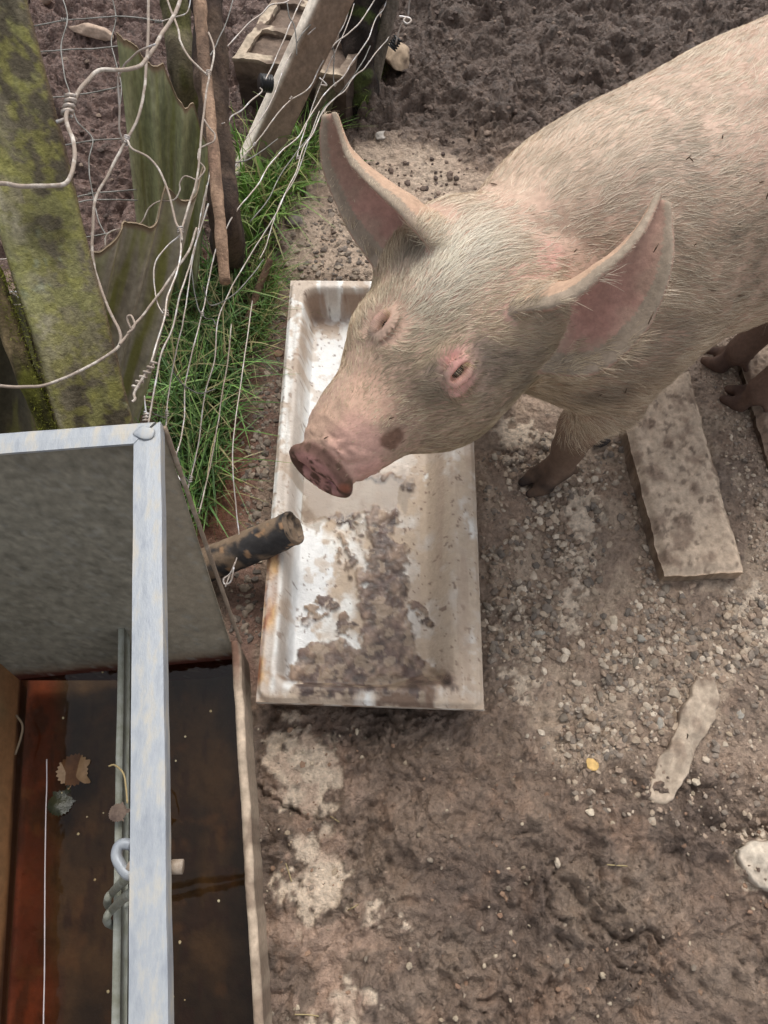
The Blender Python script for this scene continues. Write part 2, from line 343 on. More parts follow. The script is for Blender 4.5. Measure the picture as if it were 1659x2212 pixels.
    C = C * (1.5 - .12 * farm + .38 * near)[:, None] * (1 + .25 * fbm2(x * 130, y * 130, 2))[:, None]
    return h, C, R, near, farm
def axis(lo, hi, step, ext, n):
    a = np.arange(lo, hi, step); g = np.geomspace(step * 4, ext, n); return np.concatenate([lo - g[::-1], a, hi + g])
gx = axis(-1.45, 1.65, .0043, 60, 26); gy = axis(-.62, 2.95, .0045, 60, 26)
X, Y = np.meshgrid(gx, gy, indexing='ij'); xf, yf = X.ravel(), Y.ravel()
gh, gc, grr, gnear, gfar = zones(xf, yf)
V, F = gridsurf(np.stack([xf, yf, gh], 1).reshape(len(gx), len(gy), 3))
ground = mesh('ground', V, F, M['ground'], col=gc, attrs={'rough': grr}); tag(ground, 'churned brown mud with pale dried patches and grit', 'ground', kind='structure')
def gz(x, y): 
    i = np.clip(np.searchsorted(gx, x), 1, len(gx) - 1); j = np.clip(np.searchsorted(gy, y), 1, len(gy) - 1); return gh.reshape(len(gx), len(gy))[i, j]
# ---- stones
def rockproto(cuts, sub, seed):
    # a sphere planed off by random flats, so it has facets and blunt edges
    r = np.random.default_rng(seed); bm = bmesh.new(); bmesh.ops.create_icosphere(bm, subdivisions=1 + sub, radius=1)
    V = np.array([v.co[:] for v in bm.verts]); bm.verts.index_update(); F = np.array([[v.index for v in f.verts] for f in bm.faces]); bm.free()
    for _ in range(cuts):
        n = nrm(r.normal(size=3)); d = r.uniform(.55, .85); h = V @ n; V = V - np.maximum(h - d, 0)[:, None] * n * .93
    return V, F
protos = [rockproto(7, 0, s) for s in range(10)]
def scatter(name, polys, count, smin, smax, cols, label, seed, flat=.6, sink_=.25, clump=0.):
    r = np.random.default_rng(seed); PX = []; 
    for pl, wgt in polys:
        pl = np.array(pl, float); k = int(count * wgt); x = r.uniform(pl[:, 0].min(), pl[:, 0].max(), k * 4); y = r.uniform(pl[:, 1].min(), pl[:, 1].max(), k * 4)
        ins = polysd(x + r.normal(0, 12, k * 4), y + r.normal(0, 12, k * 4), pl) < 0
        if clump: ins &= (fbm2(x * .012 + seed, y * .012, 3) + r.normal(0, .12, k * 4)) > clump
        PX.append(np.stack([x, y], 1)[ins][:k])
    PX = np.vstack(PX); parts = []; C = []; a = 0
    cols = [srgb(*c) for c in cols]
    Vs = []; Fs = []; n = 0
    for px, py in PX:
        p = G(px, py, 0); s = smin * (smax / smin) ** (r.random() ** 1.7)
        V, F = protos[r.integers(10)]; 
        q = nrm(r.normal(size=4)); w_, x_, y_, z_ = q
        R = np.array([[1 - 2 * (y_ * y_ + z_ * z_), 2 * (x_ * y_ - z_ * w_), 2 * (x_ * z_ + y_ * w_)], [2 * (x_ * y_ + z_ * w_), 1 - 2 * (x_ * x_ + z_ * z_), 2 * (y_ * z_ - x_ * w_)], [2 * (x_ * z_ - y_ * w_), 2 * (y_ * z_ + x_ * w_), 1 - 2 * (x_ * x_ + y_ * y_)]])
        v = V * np.array([1, r.uniform(.55, .95), r.uniform(.6, .9)]); v = v @ R.T * s; v[:, 2] *= flat
        p[2] = gz(p[0], p[1]) + s * flat * (.5 - sink_); Vs.append(v + p); Fs.append(F + n); n += len(v)
        c = cols[r.integers(len(cols))] * r.uniform(.75, 1.2); C.append(np.repeat(c[None], len(v), 0))
    o = mesh(name, np.vstack(Vs), np.vstack(Fs), M['stone'], smooth=False, col=np.vstack(C)); tag(o, label, 'gravel', kind='stuff'); return o
grey = [(132, 122, 112), (150, 140, 128), (172, 158, 140), (116, 108, 100), (160, 142, 124), (180, 168, 150), (140, 118, 100)]
tanc = [(166, 149, 130), (178, 163, 145), (148, 130, 114), (138, 120, 104), (134, 122, 110)]
GR = [(1035, 1000), (1180, 930), (1340, 930), (1430, 1290), (1659, 1290), (1659, 1420), (1500, 1560), (1330, 1640), (1200, 1620), (1050, 1540)]
scatter('gravel', [(GR, 1)], 3000, .0038, .0155, tanc + tanc + [(128, 117, 104), (134, 116, 100), (146, 127, 108), (126, 115, 104), (112, 103, 94), (190, 176, 158)], 'loose angular grey and buff gravel right of the white sink', 3, clump=-.14, sink_=.36)
scatter('gravel', [([(640, 470), (860, 440), (860, 620), (600, 620)], .5), ([(600, 640), (640, 640), (590, 1130), (540, 1170), (520, 1000)], .4), ([(490, 1180), (570, 1150), (560, 1400), (500, 1380)], .1)], 900, .004, .015, [(132, 120, 108), (112, 103, 95), (136, 122, 108), (152, 138, 122), (100, 90, 82)], 'damp grey brown pebbles left of and behind the white sink', 4, sink_=.42)
scatter('gravel', [([(560, 1560), (1659, 1560), (1680, 2250), (560, 2250)], 1)], 420, .0022, .009, [(150, 134, 114), (130, 104, 86), (132, 120, 106), (140, 114, 94), (168, 154, 134)], 'scattered small pebbles pressed into the wet mud in the foreground', 5, clump=-.05, sink_=.42)
scatter('gravel', [([(1130, 1600), (1350, 1560), (1659, 1400), (1700, 1860), (1480, 1800), (1250, 1740)], .7), ([(1040, 990), (1230, 960), (1250, 1500), (1060, 1540)], .3)], 850, .003, .012, tanc + [(124, 112, 100)], 'half buried gravel in the mud around the long pale stone', 9, sink_=.42)
scatter('gravel', [([(1500, 690), (1659, 690), (1700, 1240), (1620, 1240)], 1)], 900, .003, .009, tanc, 'fine grit between the two concrete slabs', 6)
scatter('gravel', [([(820, 0), (1659, 0), (1300, 250), (1000, 360), (820, 300)], .5), ([(60, 0), (700, 0), (500, 600), (150, 520)], .3), ([(700, 360), (1030, 340), (1000, 480), (700, 520)], .2)], 900, .004, .014, [(98, 84, 76), (80, 68, 62), (120, 104, 92), (108, 92, 82)], 'brown clods and crumbs in the trampled mud', 8, sink_=.3)
def rock(name, px, py, sx, sy, sz, rot, col, label, seed, group=None, zoff=None, cat='stone'):
    V, F = rockproto(12, 3, seed); p = G(px, py, 0); zg = gz(p[0], p[1])
    V = V + nrm(V) * (fbm3(V * 2.2 + seed, 3) * .16)[:, None]
    V = V * np.array([sx, sy, sz]); a = math.radians(rot); c, s = math.cos(a), math.sin(a); V = V @ np.array([[c, s, 0], [-s, c, 0], [0, 0, 1]])
    n = fbm3(V * 60 + seed, 3)[:, None]; C = srgb(*col) * (1 + .35 * n) ; k = sstep(.12, .3, fbm3(V * 25 + 9, 2))[:, None]; C = C * (1 - .5 * k) + srgb(105, 86, 74) * .5 * k
    o = mesh(name, V, F, M['stone'], col=np.clip(C, 0, 1)); o.location = (p[0], p[1], zg + (sz * .25 if zoff is None else zoff)); tag(o, label, cat, group); return o
rock('stone', 215, 117, .085, .026, .025, -22, (176, 154, 136), 'long pale stone lying in the mud behind the corrugated sheet', 21)
rock('stone', 92, 14, .05, .032, .025, -30, (170, 148, 130), 'rounded buff stone at the top left corner beside the mossy post', 22)
rock('stone', 858, 170, .048, .075, .035, 8, (166, 146, 124), 'upright buff stone on the mud beside the thin grey stake', 23)
rock('stone', 825, 316, .022, .016, .010, 20, (165, 158, 150), 'small pale pebble at the edge of the dark mud behind the ear', 24)
rock('stone', 1272, 1655, .015, .014, .006, 0, (205, 170, 110), 'small yellow stone in the dark mud', 28)
rock('stone', 640, 500, .03, .022, .012, 30, (128, 118, 112), 'rounded grey stone behind the far corner of the sink', 29)
rock('stone', 600, 765, .014, .012, .008, 30, (150, 120, 98), 'small brown pebble left of the sink rim', 30)
rock('stone', 1290, 955, .030, .022, .02, 0, (58, 52, 50), 'dark wet stone between the front leg and the slab', 31)
for i, (px, py, s_) in enumerate([(1450, 1500, .016), (1480, 1555, .014), (1420, 1565, .013), (1395, 1530, .012), (1500, 1690, .013), (1595, 1545, .012), (1200, 1865, .010), (1270, 1757, .011), (1165, 1370, .014), (1215, 1425, .012), (1322, 1345, .015), (1380, 1385, .013), (1560, 1610, .011), (1180, 1090, .012)]):
    where = ['just below the concrete slab', 'below the slab near the long stone', 'left of the long stone tip', 'in the gravel left of the long stone', 'right of the long stone', 'near the right edge above the pale rock', 'in the open mud of the foreground', 'in mud below the yellow stone', 'in the gravel right of the sink', 'beside the pale patch right of the sink', 'in gravel left of the slab corner', 'against the near end of the slab', 'between long stone and right edge', 'in front of the front hoof'][i]
    rock('pebble', px, py, s_, s_ * .75, s_ * .5, i * 47, [(178, 164, 146), (190, 176, 156), (150, 144, 134)][i % 3], 'pale pebble ' + where, 40 + i, 'larger pebbles among the gravel', cat='pebble')
def polyrock(name, poly, hgt, col, label, seed, cat='stone', edge=.35, dirt=.5):
    P = np.array([G(a, b, hgt * .5) for a, b in poly]); P = catmull(np.vstack([P, P[:1]]), 10)[:-1]; c = P.mean(0); nr = len(P)
    rings = []; prof = [(1.02, -.03), (1.02, 0), (1.0, hgt * .6), (.965, hgt * .9), (.92, hgt)] + [(k, hgt * (1 + .1 * (1 - k))) for k in np.linspace(.86, .04, 16)]
    for k, z in prof:
        q = c + (P - c) * k; q[:, 2] = z; rings.append(q)
    V, F = gridsurf(np.stack([np.vstack([r_, r_[:1]]) for r_ in rings])); V = V.copy()
    V[:, 0] += .008 * fbm2(V[:, 0] * 40 + seed, V[:, 1] * 40, 3); V[:, 1] += .008 * fbm2(V[:, 0] * 40, V[:, 1] * 40 + seed, 3)
    V[:, 2] += gz(c[0], c[1]) + (.9 * hgt * fbm2(V[:, 0] * 24 + seed, V[:, 1] * 18, 4) + .003 * fbm2(V[:, 0] * 90, V[:, 1] * 90, 3)) * (V[:, 2] > hgt * .3)
    n = fbm2(V[:, 0] * 50, V[:, 1] * 50 + seed, 4)[:, None]; C = srgb(*col) * (1 + .4 * n); k = sstep(.02, .3, fbm2(V[:, 0] * 22 + seed, V[:, 1] * 22, 4))[:, None] * dirt; C = C * (1 - k) + srgb(112, 92, 78) * k
    low = sstep(hgt * .75, hgt * .3, V[:, 2] - gz(c[0], c[1]))[:, None] * .7; C = C * (1 - low) + srgb(104, 84, 70) * low
    o = mesh(name, V, F, M['stone'], col=np.clip(C, 0, 1)); tag(o, label, cat); return o
polyrock('stone', [(1505, 1462), (1548, 1482), (1545, 1545), (1505, 1610), (1482, 1660), (1440, 1738), (1398, 1722), (1412, 1660), (1452, 1590), (1478, 1510)], .018, (172, 156, 138), 'long narrow pale stone sunk in the mud below the slab', 26)
polyrock('stone', [(1588, 1838), (1640, 1815), (1720, 1830), (1720, 1930), (1640, 1918), (1598, 1888)], .018, (186, 174, 158), 'flat pale stone cut by the right edge of the picture', 27, dirt=.2)
# ---- concrete slabs
def slabblock(name, corners, z1, label, cat, seed, col=(188, 168, 147), th=.08):
    c = [G(px, py, z1) for px, py in corners]       # near-left, near-right, far-right, far-left
    n, m = 120, 60; u = np.linspace(0, 1, n)[:, None, None]; v = np.linspace(0, 1, m)[None, :, None]
    Pg = (c[0] * (1 - v) + c[1] * v) * (1 - u) + (c[3] * (1 - v) + c[2] * v) * u
    ed = np.minimum(np.minimum(u, 1 - u) * np.linalg.norm(c[3] - c[0]), np.minimum(v, 1 - v) * np.linalg.norm(c[1] - c[0]))[..., 0]
    x, y = Pg[..., 0], Pg[..., 1]; Pg[..., 0] += .005 * fbm2(x * 18, y * 18, 4) * sstep(.03, 0, ed); Pg[..., 1] += .005 * fbm2(x * 18 + 5, y * 18, 4) * sstep(.03, 0, ed)
    Pg[..., 2] += -.012 * sstep(.016, 0, ed) + .006 * fbm2(x * 40, y * 40, 4) + .004 * fbm2(x * 9, y * 9, 2) + .003 * fbm2(x * 120, y * 120, 2)
    V, F = slab(Pg, np.array([0, 0, 1.]), th + .02)
    xx, yy = V[:, 0], V[:, 1]; nn = fbm2(xx * 50, yy * 50, 4)[:, None]; C = srgb(*col) * (1 + .3 * nn)
    lf = sstep(.5, .0, (V - c[0]) @ nrm(c[1] - c[0]) / np.linalg.norm(c[1] - c[0])); k = sstep(.05, .42, fbm2(xx * 24 + seed, yy * 24, 6) + .26 * lf)[:, None]; C = C * (1 - .65 * k) + srgb(112, 92, 78) * .7 * k
    k = sstep(.22, .5, fbm2(xx * 60 + seed, yy * 60, 5))[:, None]; C = C * (1 - .6 * k) + srgb(80, 64, 54) * .6 * k
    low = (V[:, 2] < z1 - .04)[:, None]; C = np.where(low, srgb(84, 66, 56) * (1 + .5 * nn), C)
    o = mesh(name, V, F, M['stone'], col=np.clip(C, 0, 1)); tag(o, label, cat); return o
slabblock('concrete_slab', [(1438, 1240), (1612, 1232), (1488, 795), (1338, 860)], .062, 'rough concrete slab lying beside the front leg of the pig', 'slab', 1)
slabblock('concrete_slab', [(1668, 1010), (1800, 990), (1720, 720), (1600, 760)], .035, 'concrete slab at right edge under the hind hooves', 'slab', 2, col=(156, 136, 118))

# ================================================================ SINK
SZ = .125
sc_ = dict(bl=G(551, 1514, SZ), br=G(1047, 1531, SZ), tr=G(1011, 604, SZ), tl=G(627, 600, SZ))
ns, ms = 330, 160; u = np.linspace(0, 1, ns)[:, None]; v = np.linspace(0, 1, ms)[None, :]; Ls, Ws = 1.03, .45
base = ((sc_['bl'] * (1 - v[..., None]) + sc_['br'] * v[..., None]) * (1 - u[..., None]) + (sc_['tl'] * (1 - v[..., None]) + sc_['tr'] * v[..., None]) * u[..., None])
U, Vv = np.broadcast_arrays(u, v); a_ = U * Ls; b_ = Vv * Ws
def rbox(a0, a1, b0, b1, r):          # signed distance to rounded rectangle in sink metres
    ca, cb = (a0 + a1) / 2, (b0 + b1) / 2; qa = np.abs(a_ - ca) - (a1 - a0) / 2 + r; qb = np.abs(b_ - cb) - (b1 - b0) / 2 + r
    return np.hypot(np.maximum(qa, 0), np.maximum(qb, 0)) + np.minimum(np.maximum(qa, qb), 0) - r
din = rbox(.030, Ls - .030, .034, Ws - .052, .035)
wall = np.where(b_ > Ws * .6, .050, .026)
wall = .026 + .034 * sstep(.55, .8, Vv) ; depth = .088
dep = -depth * sstep(0.0, 1.0, np.clip(-din / wall, 0, 1)) 
dout = rbox(0, Ls, 0, Ws, .025); 
lipz = -.010 * sstep(-.009, 0, dout) + .0025 * np.exp(-((din - .006) / .006) ** 2)
mudn = fbm2(a_ * 16 + 3, b_ * 16, 5); mudf = fbm2(a_ * 60, b_ * 60, 4)
ipx, ipy = toimg((base + np.array([0, 0, 1]) * dep[..., None]).reshape(-1, 3)); ipx = ipx.reshape(ns, ms); ipy = ipy.reshape(ns, ms)
wpx = ipx + 34 * fbm2(a_ * 18, b_ * 18, 4) + 26 * mudf; wpy = ipy + 34 * fbm2(a_ * 18 + 9, b_ * 18, 4) + 26 * mudf
wet_poly = [(775, 1115), (860, 1120), (875, 1300), (895, 1420), (985, 1480), (900, 1500), (640, 1490), (640, 1410), (700, 1390), (770, 1390), (790, 1300), (780, 1200)]
kw = sstep(8, -8, polysd(wpx, wpy, wet_poly)); kw2 = np.zeros_like(kw)
for cx_, cy_, rx, ry in [(745, 1205, 16, 30), (700, 1310, 14, 14), (690, 1340, 20, 12), (750, 1350, 12, 18), (660, 1460, 30, 26), (905, 1330, 18, 8), (925, 1340, 10, 7), (820, 1030, 60, 18), (745, 1130, 18, 10)]:
    kw2 = np.maximum(kw2, sstep(1.25, .75, np.hypot((wpx - cx_) / rx, (wpy - cy_) / ry)))
kw = np.maximum(kw, kw2)
dried = sstep(10, -10, polysd(wpx, wpy, [(700, 1130), (800, 1080), (1000, 980), (1060, 1000), (1070, 1550), (560, 1560), (600, 1440), (690, 1350), (680, 1200)]))
floor_k = sstep(-.03, -.075, dep)
white_k = sstep(12, -12, polysd(wpx, wpy, [(640, 1140), (700, 1130), (705, 1300), (690, 1400), (640, 1480), (600, 1500), (590, 1300)]))
far_white = sstep(12, -12, polysd(wpx, wpy, [(660, 735), (790, 735), (760, 1000), (640, 1040)]))
Ew = srgb(218, 216, 210); Ec = srgb(206, 196, 180); Tan = srgb(164, 144, 126); Brn = srgb(104, 82, 70); Wetc = srgb(98, 82, 74)
nn = np.clip(.5 + 1.5 * mudn, 0, 1)
C = Ec * (1 - nn[..., None]) + Tan * nn[..., None]
stain = sstep(-.02, .2, mudn + .5 * mudf)[..., None]
C = Ew * (1 - stain * .8) + srgb(176, 156, 136) * stain * .8; rs_ = (sstep(.45, .7, Vv) * np.clip(.75 + 1.2 * fbm2(a_ * 8, b_ * 25, 5), 0, 1) * .7)[..., None]; C = C * (1 - rs_) + srgb(172, 153, 134) * rs_
k = (dried * np.clip(.45 + 1.8 * fbm2(a_ * 22 + 40, b_ * 22, 5) + .35 * (b_ > .33), 0, 1))[..., None]; C = C * (1 - k) + srgb(182, 164, 144) * k
k = (floor_k * np.maximum(white_k, far_white * .9) * (1 - sstep(.12, .3, mudn + .6 * mudf) * .6))[..., None]; C = C * (1 - k) + srgb(216, 216, 214) * k
spk = sstep(.44, .50, fbm2(a_ * 110 + 3, b_ * 110, 3))[..., None]; C = C * (1 - .7 * spk) + Brn * .7 * spk
stv = sstep(.0, .3, fbm2(a_ * 5, b_ * 40, 4) + .1)[..., None] * (1 - floor_k[..., None]) * .6; C = C * (1 - stv) + Tan * stv
fw = (sstep(.0, .18, mudn + .25) * sstep(.88, .97, U) * sstep(-.004, -.02, dep))[..., None]; C = C * (1 - fw * .8) + srgb(140, 112, 92) * fw * .8
# rust on the near-left rim
rk = (sstep(.36, .28, U) * sstep(.02, .06, U + .01) * sstep(.075, .045, Vv))[..., None]; rn = np.clip(.5 + 2.4 * fbm2(a_ * 22, b_ * 50, 5), 0, 1)[..., None]; rk = rk * np.clip(.75 + 1.6 * fbm2(a_ * 18 + 6, b_ * 30, 4), 0, 1)[..., None]
C = C * (1 - rk * .9) + (srgb(206, 164, 110) * rn + srgb(150, 96, 64) * (1 - rn)) * rk * .9
pk = sstep(6, -6, polysd(wpx, wpy, [(636, 1005), (880, 1000), (870, 1110), (850, 1125), (780, 1115), (735, 1138), (700, 1122), (665, 1136), (646, 1124)]))[..., None] * .8; C = C * (1 - pk) + srgb(158, 146, 132) * pk
k = kw[..., None]; lumn = np.clip(.5 + 1.6 * fbm2(a_ * 35, b_ * 35, 4), 0, 1)[..., None]
C = C * (1 - k) + (srgb(86, 68, 60) * (1 - lumn) + srgb(132, 112, 96) * lumn) * (1 + 1.0 * mudf[..., None]) * k; cc_ = (kw * sstep(.08, .2, fbm2(a_ * 48 + 7, b_ * 48, 4)))[..., None] * .5; C = C * (1 - cc_) + srgb(170, 150, 126) * cc_
mudh = kw * (.002 + .006 * np.clip(fbm2(a_ * 34, b_ * 34, 5) + .4, 0, 1)) * floor_k + .0015 * mudf * dried + kw * .002
rimm = sstep(10, -10, polysd(wpx, wpy, [(810, 1500), (930, 1490), (950, 1530), (820, 1530)])); k = rimm[..., None]; C = C * (1 - k) + srgb(110, 90, 76) * k
Rg = .55 + .35 * np.maximum(dried, nn * .5) ; Rg = Rg * (1 - kw) + .38 * kw; Rg = np.clip(Rg, .2, .9)
Pg = base.copy(); Pg[..., 2] += dep + lipz + mudh
dv = nrm(np.stack([sc_['br'] - sc_['bl']]))[0]
sink_root = empty('sink', (sc_['bl'] + sc_['tr']) / 2 * [1, 1, 0], 'long white enamel sink lying on the ground, muddy and rust stained, under the snout', 'sink')
V, F = gridsurf(Pg); mesh('basin', V, F[:, ::-1], M['sink'], sink_root, col=np.clip(C, 0, 1).reshape(-1, 3), attrs={'rough': Rg.ravel()})
# outer skirt
I = np.arange(ns * ms).reshape(ns, ms); loop = np.concatenate([I[0, :], I[1:, -1], I[-1, ::-1][1:], I[::-1, 0][1:-1]]); top = Pg.reshape(-1, 3)[loop]; cen = top.mean(0)
rings = [top]; 
for dz_, ins in [(-.004, -.001), (-.018, .0), (-.032, .004), (-.034, .016), (-.13, .03)]:
    q = top.copy(); q[:, 2] = SZ + dz_ - .008; dr = cen - top; dr[:, 2] = 0; q += nrm(dr) * ins; rings.append(q)
V, F = gridsurf(np.stack(rings + [])); nL = len(loop); R_ = len(rings)
F = np.array([[i * nL + j, i * nL + (j + 1) % nL, (i + 1) * nL + (j + 1) % nL, (i + 1) * nL + j] for i in range(R_ - 1) for j in range(nL)])
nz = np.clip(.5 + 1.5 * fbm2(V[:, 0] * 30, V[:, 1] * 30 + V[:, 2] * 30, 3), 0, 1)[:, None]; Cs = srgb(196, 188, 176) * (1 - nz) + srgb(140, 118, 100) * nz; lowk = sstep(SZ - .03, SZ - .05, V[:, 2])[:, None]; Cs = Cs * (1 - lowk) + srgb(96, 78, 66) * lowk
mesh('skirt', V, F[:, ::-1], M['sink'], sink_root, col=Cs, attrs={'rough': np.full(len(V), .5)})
# puddle in the sink
mw = bpy.data.materials.new('shallow_water'); mw.use_nodes = True; t_ = mw.node_tree; t_.nodes.clear()
o_ = t_.nodes.new('ShaderNodeOutputMaterial'); gl = t_.nodes.new('ShaderNodeBsdfGlossy'); gl.inputs['Roughness'].default_value = .04; tp = t_.nodes.new('ShaderNodeBsdfTransparent'); tp.inputs[0].default_value = (*srgb(222, 214, 206), 1)
fr = t_.nodes.new('ShaderNodeFresnel'); fr.inputs[0].default_value = 1.33; mxs = t_.nodes.new('ShaderNodeMixShader'); t_.links.new(fr.outputs[0], mxs.inputs[0]); t_.links.new(tp.outputs[0], mxs.inputs[1]); t_.links.new(gl.outputs[0], mxs.inputs[2]); t_.links.new(mxs.outputs[0], o_.inputs[0])
pud = [(640, 1010), (655, 1000), (870, 1000), (862, 1060), (850, 1115), (780, 1105), (735, 1130), (700, 1115), (665, 1130), (648, 1118), (638, 1080)]
zp = SZ - depth + .006
P_ = catmull(np.array([G(a, b, zp) for a, b in pud + pud[:1]]), 8)[:-1]; P_[:, :2] += .003 * np.stack([fbm2(P_[:, 0] * 60, P_[:, 1] * 60, 2), fbm2(P_[:, 0] * 60 + 9, P_[:, 1] * 60, 2)], 1)
o = mesh('water', np.vstack([P_, P_.mean(0)]), [(i, (i + 1) % len(P_), len(P_)) for i in range(len(P_))], mw); tag(o, 'shallow muddy puddle in the sink under the snout', 'puddle', kind='structure')

# ================================================================ PIG
VOX = .0036
lo = np.array([-.26, .36, -.02]); hi = np.array([1.26, 1.62, 1.0]); nxyz = np.ceil((hi - lo) / VOX).astype(int)
FD = np.full(nxyz, .5, np.float32)
def sub(c, r):
    a = np.clip(((c - r - lo) / VOX).astype(int), 0, nxyz - 1); b = np.clip(((c + r - lo) / VOX).astype(int) + 2, 1, nxyz)
    sl = tuple(slice(a[i], b[i]) for i in range(3)); ax = [lo[i] + VOX * np.arange(a[i], b[i]) for i in range(3)]
    return sl, ax[0][:, None, None], ax[1][None, :, None], ax[2][None, None, :]
def smin(a, b, k):
    h_ = np.maximum(k - np.abs(a - b), 0) / k; return np.minimum(a, b) - h_ * h_ * k * .25
def op(sl, d, k, carve):
    if carve: FD[sl] = -smin(-FD[sl], d, k)
    else: FD[sl] = smin(FD[sl], d, k)
def ell(c, R, r, k=.04, carve=False):
    c = np.asarray(c, float); R = np.asarray(R, float); r = np.asarray(r, float); m = np.sqrt((R.T ** 2 * r ** 2).sum(1)) + k + .01
    sl, x, y, z = sub(c, m); x = x - c[0]; y = y - c[1]; z = z - c[2]
    k0 = 0; k1 = 0
    for i in range(3):
        p = x * R[i, 0] + y * R[i, 1] + z * R[i, 2]; k0 = k0 + (p / r[i]) ** 2; k1 = k1 + (p / r[i] ** 2) ** 2
    k0 = np.sqrt(k0); d = (k0 * (k0 - 1) / np.maximum(np.sqrt(k1), 1e-6)).astype(np.float32); op(sl, d, k, carve)
def cone(a, b, ra, rb, k=.03, carve=False):
    a = np.asarray(a, float); b = np.asarray(b, float); c = (a + b) / 2; m = np.abs(b - a) / 2 + max(ra, rb) + k + .01
    sl, x, y, z = sub(c, m); ab = b - a; L2 = ab @ ab
    t = np.clip(((x - a[0]) * ab[0] + (y - a[1]) * ab[1] + (z - a[2]) * ab[2]) / L2, 0, 1)
    d = np.sqrt((x - a[0] - t * ab[0]) ** 2 + (y - a[1] - t * ab[1]) ** 2 + (z - a[2] - t * ab[2]) ** 2) - (ra + (rb - ra) * t); op(sl, d.astype(np.float32), k, carve)
def chain(P, r, k=.03, carve=False):
    for i in range(len(P) - 1): cone(P[i], P[i + 1], r[i], r[i + 1], k, carve)
BA = np.array([.857, .515, 0]); BL = np.array([.515, -.857, 0]); BR = np.array([BA, BL, [0, 0, 1]])
def B(al, lat, z): return np.array([.464, 1.009, z]) + BA * al + BL * lat * 1.0 - np.array([0, 0, 0])
# torso
ell(B(-.10, 0, .60), BR, (.27, .205, .245), .1)
ell(B(.20, 0, .60), BR, (.36, .235, .262), .1)
ell(B(.50, 0, .61), BR, (.30, .225, .25), .1)
ell(B(-.10, .11, .52), BR, (.15, .10, .20), .06); ell(B(-.10, -.11, .52), BR, (.15, .10, .20), .06)
ell(B(.56, .11, .50), BR, (.17, .11, .22), .06); ell(B(.56, -.11, .50), BR, (.17, .11, .22), .06)
# head frame: origin at the snout disc
hp = math.radians(15); E1 = np.array([.675 * math.cos(hp), .738 * math.cos(hp), math.sin(hp)]); E2 = np.array([.738, -.675, 0]); E3 = -np.cross(E1, E2); HR = np.array([E1, E2, E3])
HO = G(694, 1018, .60)
def H(s, l, u_): return HO + E1 * s + E2 * l + E3 * u_
cone(H(.36, 0, -.02), B(-.10, 0, .60), .125, .20, .06)
cone(H(.40, 0, -.06), B(-.12, 0, .50), .115, .18, .06)
cone(H(.056, 0, .000), H(.09, 0, .002), .055, .066, .02)
cone(H(.08, 0, .002), H(.19, .004, .004), .066, .094, .03)
cone(H(.062, .004, -.034), H(.20, .02, -.055), .030, .070, .03)      # lower jaw
ell(H(.27, .004, .010), HR, (.13, .108, .095), .05)
ell(H(.34, 0, .035), HR, (.12, .11, .085), .05)
for s_ in (-1, 1):
    ell(H(.26, s_ * .060 + .008, -.045), HR, (.13, .070, .085), .05)
    ell(H(.225, s_ * .064, .062), HR, (.045, .026, .022), .035)
    ell(H(.36, s_ * .085, .02), HR, (.09, .06, .07), .05)
# snout disc, tipped up a little
dn = nrm(np.array([-.60, -.80, .03])); du = nrm(np.cross(E2, dn)); du = du if du[2] > 0 else -du; DR = np.array([dn, E2, du])
ell(H(.000, 0, 0), DR, (.016, .058, .044), .014)
ell(HO + dn * .019, DR, (.010, .045, .031), .010, carve=True)
for s_ in (-1, 1): ell(HO + dn * .010 + E2 * s_ * .025 - du * .002, DR, (.020, .0115, .0135), .004, carve=True)
def leg(P, r, hoofdir, k=.03):
    chain(P, r, k)
def hoofpts(p, d):                    # two toes and dew claws
    d = nrm(np.array([d[0], d[1], 0])); s = np.array([-d[1], d[0], 0]); return d, s
HOOVES = []
def toes(p, d, fet):
    d, s = hoofpts(p, d)
    for q in (-1, 1):
        cone(fet + s * q * .010, p + s * q * .019 + d * .012 + np.array([0, 0, .016]), .024, .016, .012)
        cone(p + s * q * .019 + d * .000 + np.array([0, 0, .018]), p + s * q * .017 + d * .042 + np.array([0, 0, .010]), .019, .011, .008)
        cone(fet + s * q * .018 - d * .018, fet + s * q * .022 - d * .036 + np.array([0, 0, -.022]), .011, .007, .008)
    cone(p + d * .06 + np.array([0, 0, .03]), p + d * .0 + np.array([0, 0, .0]), .003, .003, .004, carve=True)
    HOOVES.append((p, d))
# near front leg
hf = G(1168, 1045, .0); dfr = np.array([-.75, -.66, 0])
ff = G(1212, 1000, .075); kn = G(1250, 925, .20); el = G(1312, 850, .34)
leg([B(-.10, .10, .50), el, (el + kn) / 2 + [0, 0, 0], kn, (kn + ff) / 2, ff], [.11, .072, .050, .041, .031, .033], dfr)
toes(hf + np.array([0, 0, .0]), hf - ff, ff + np.array([0, 0, -.012]))
# far front leg (behind the head)
hf2 = np.array([B(-.16, -.13, 0)[0], B(-.16, -.13, 0)[1], 0]); ff2 = hf2 - dfr * .03 + [0, 0, .075]
leg([B(-.10, -.10, .50), B(-.12, -.12, .34), B(-.15, -.13, .2), ff2], [.11, .07, .043, .033], dfr); toes(hf2, dfr, ff2 - [0, 0, .012])
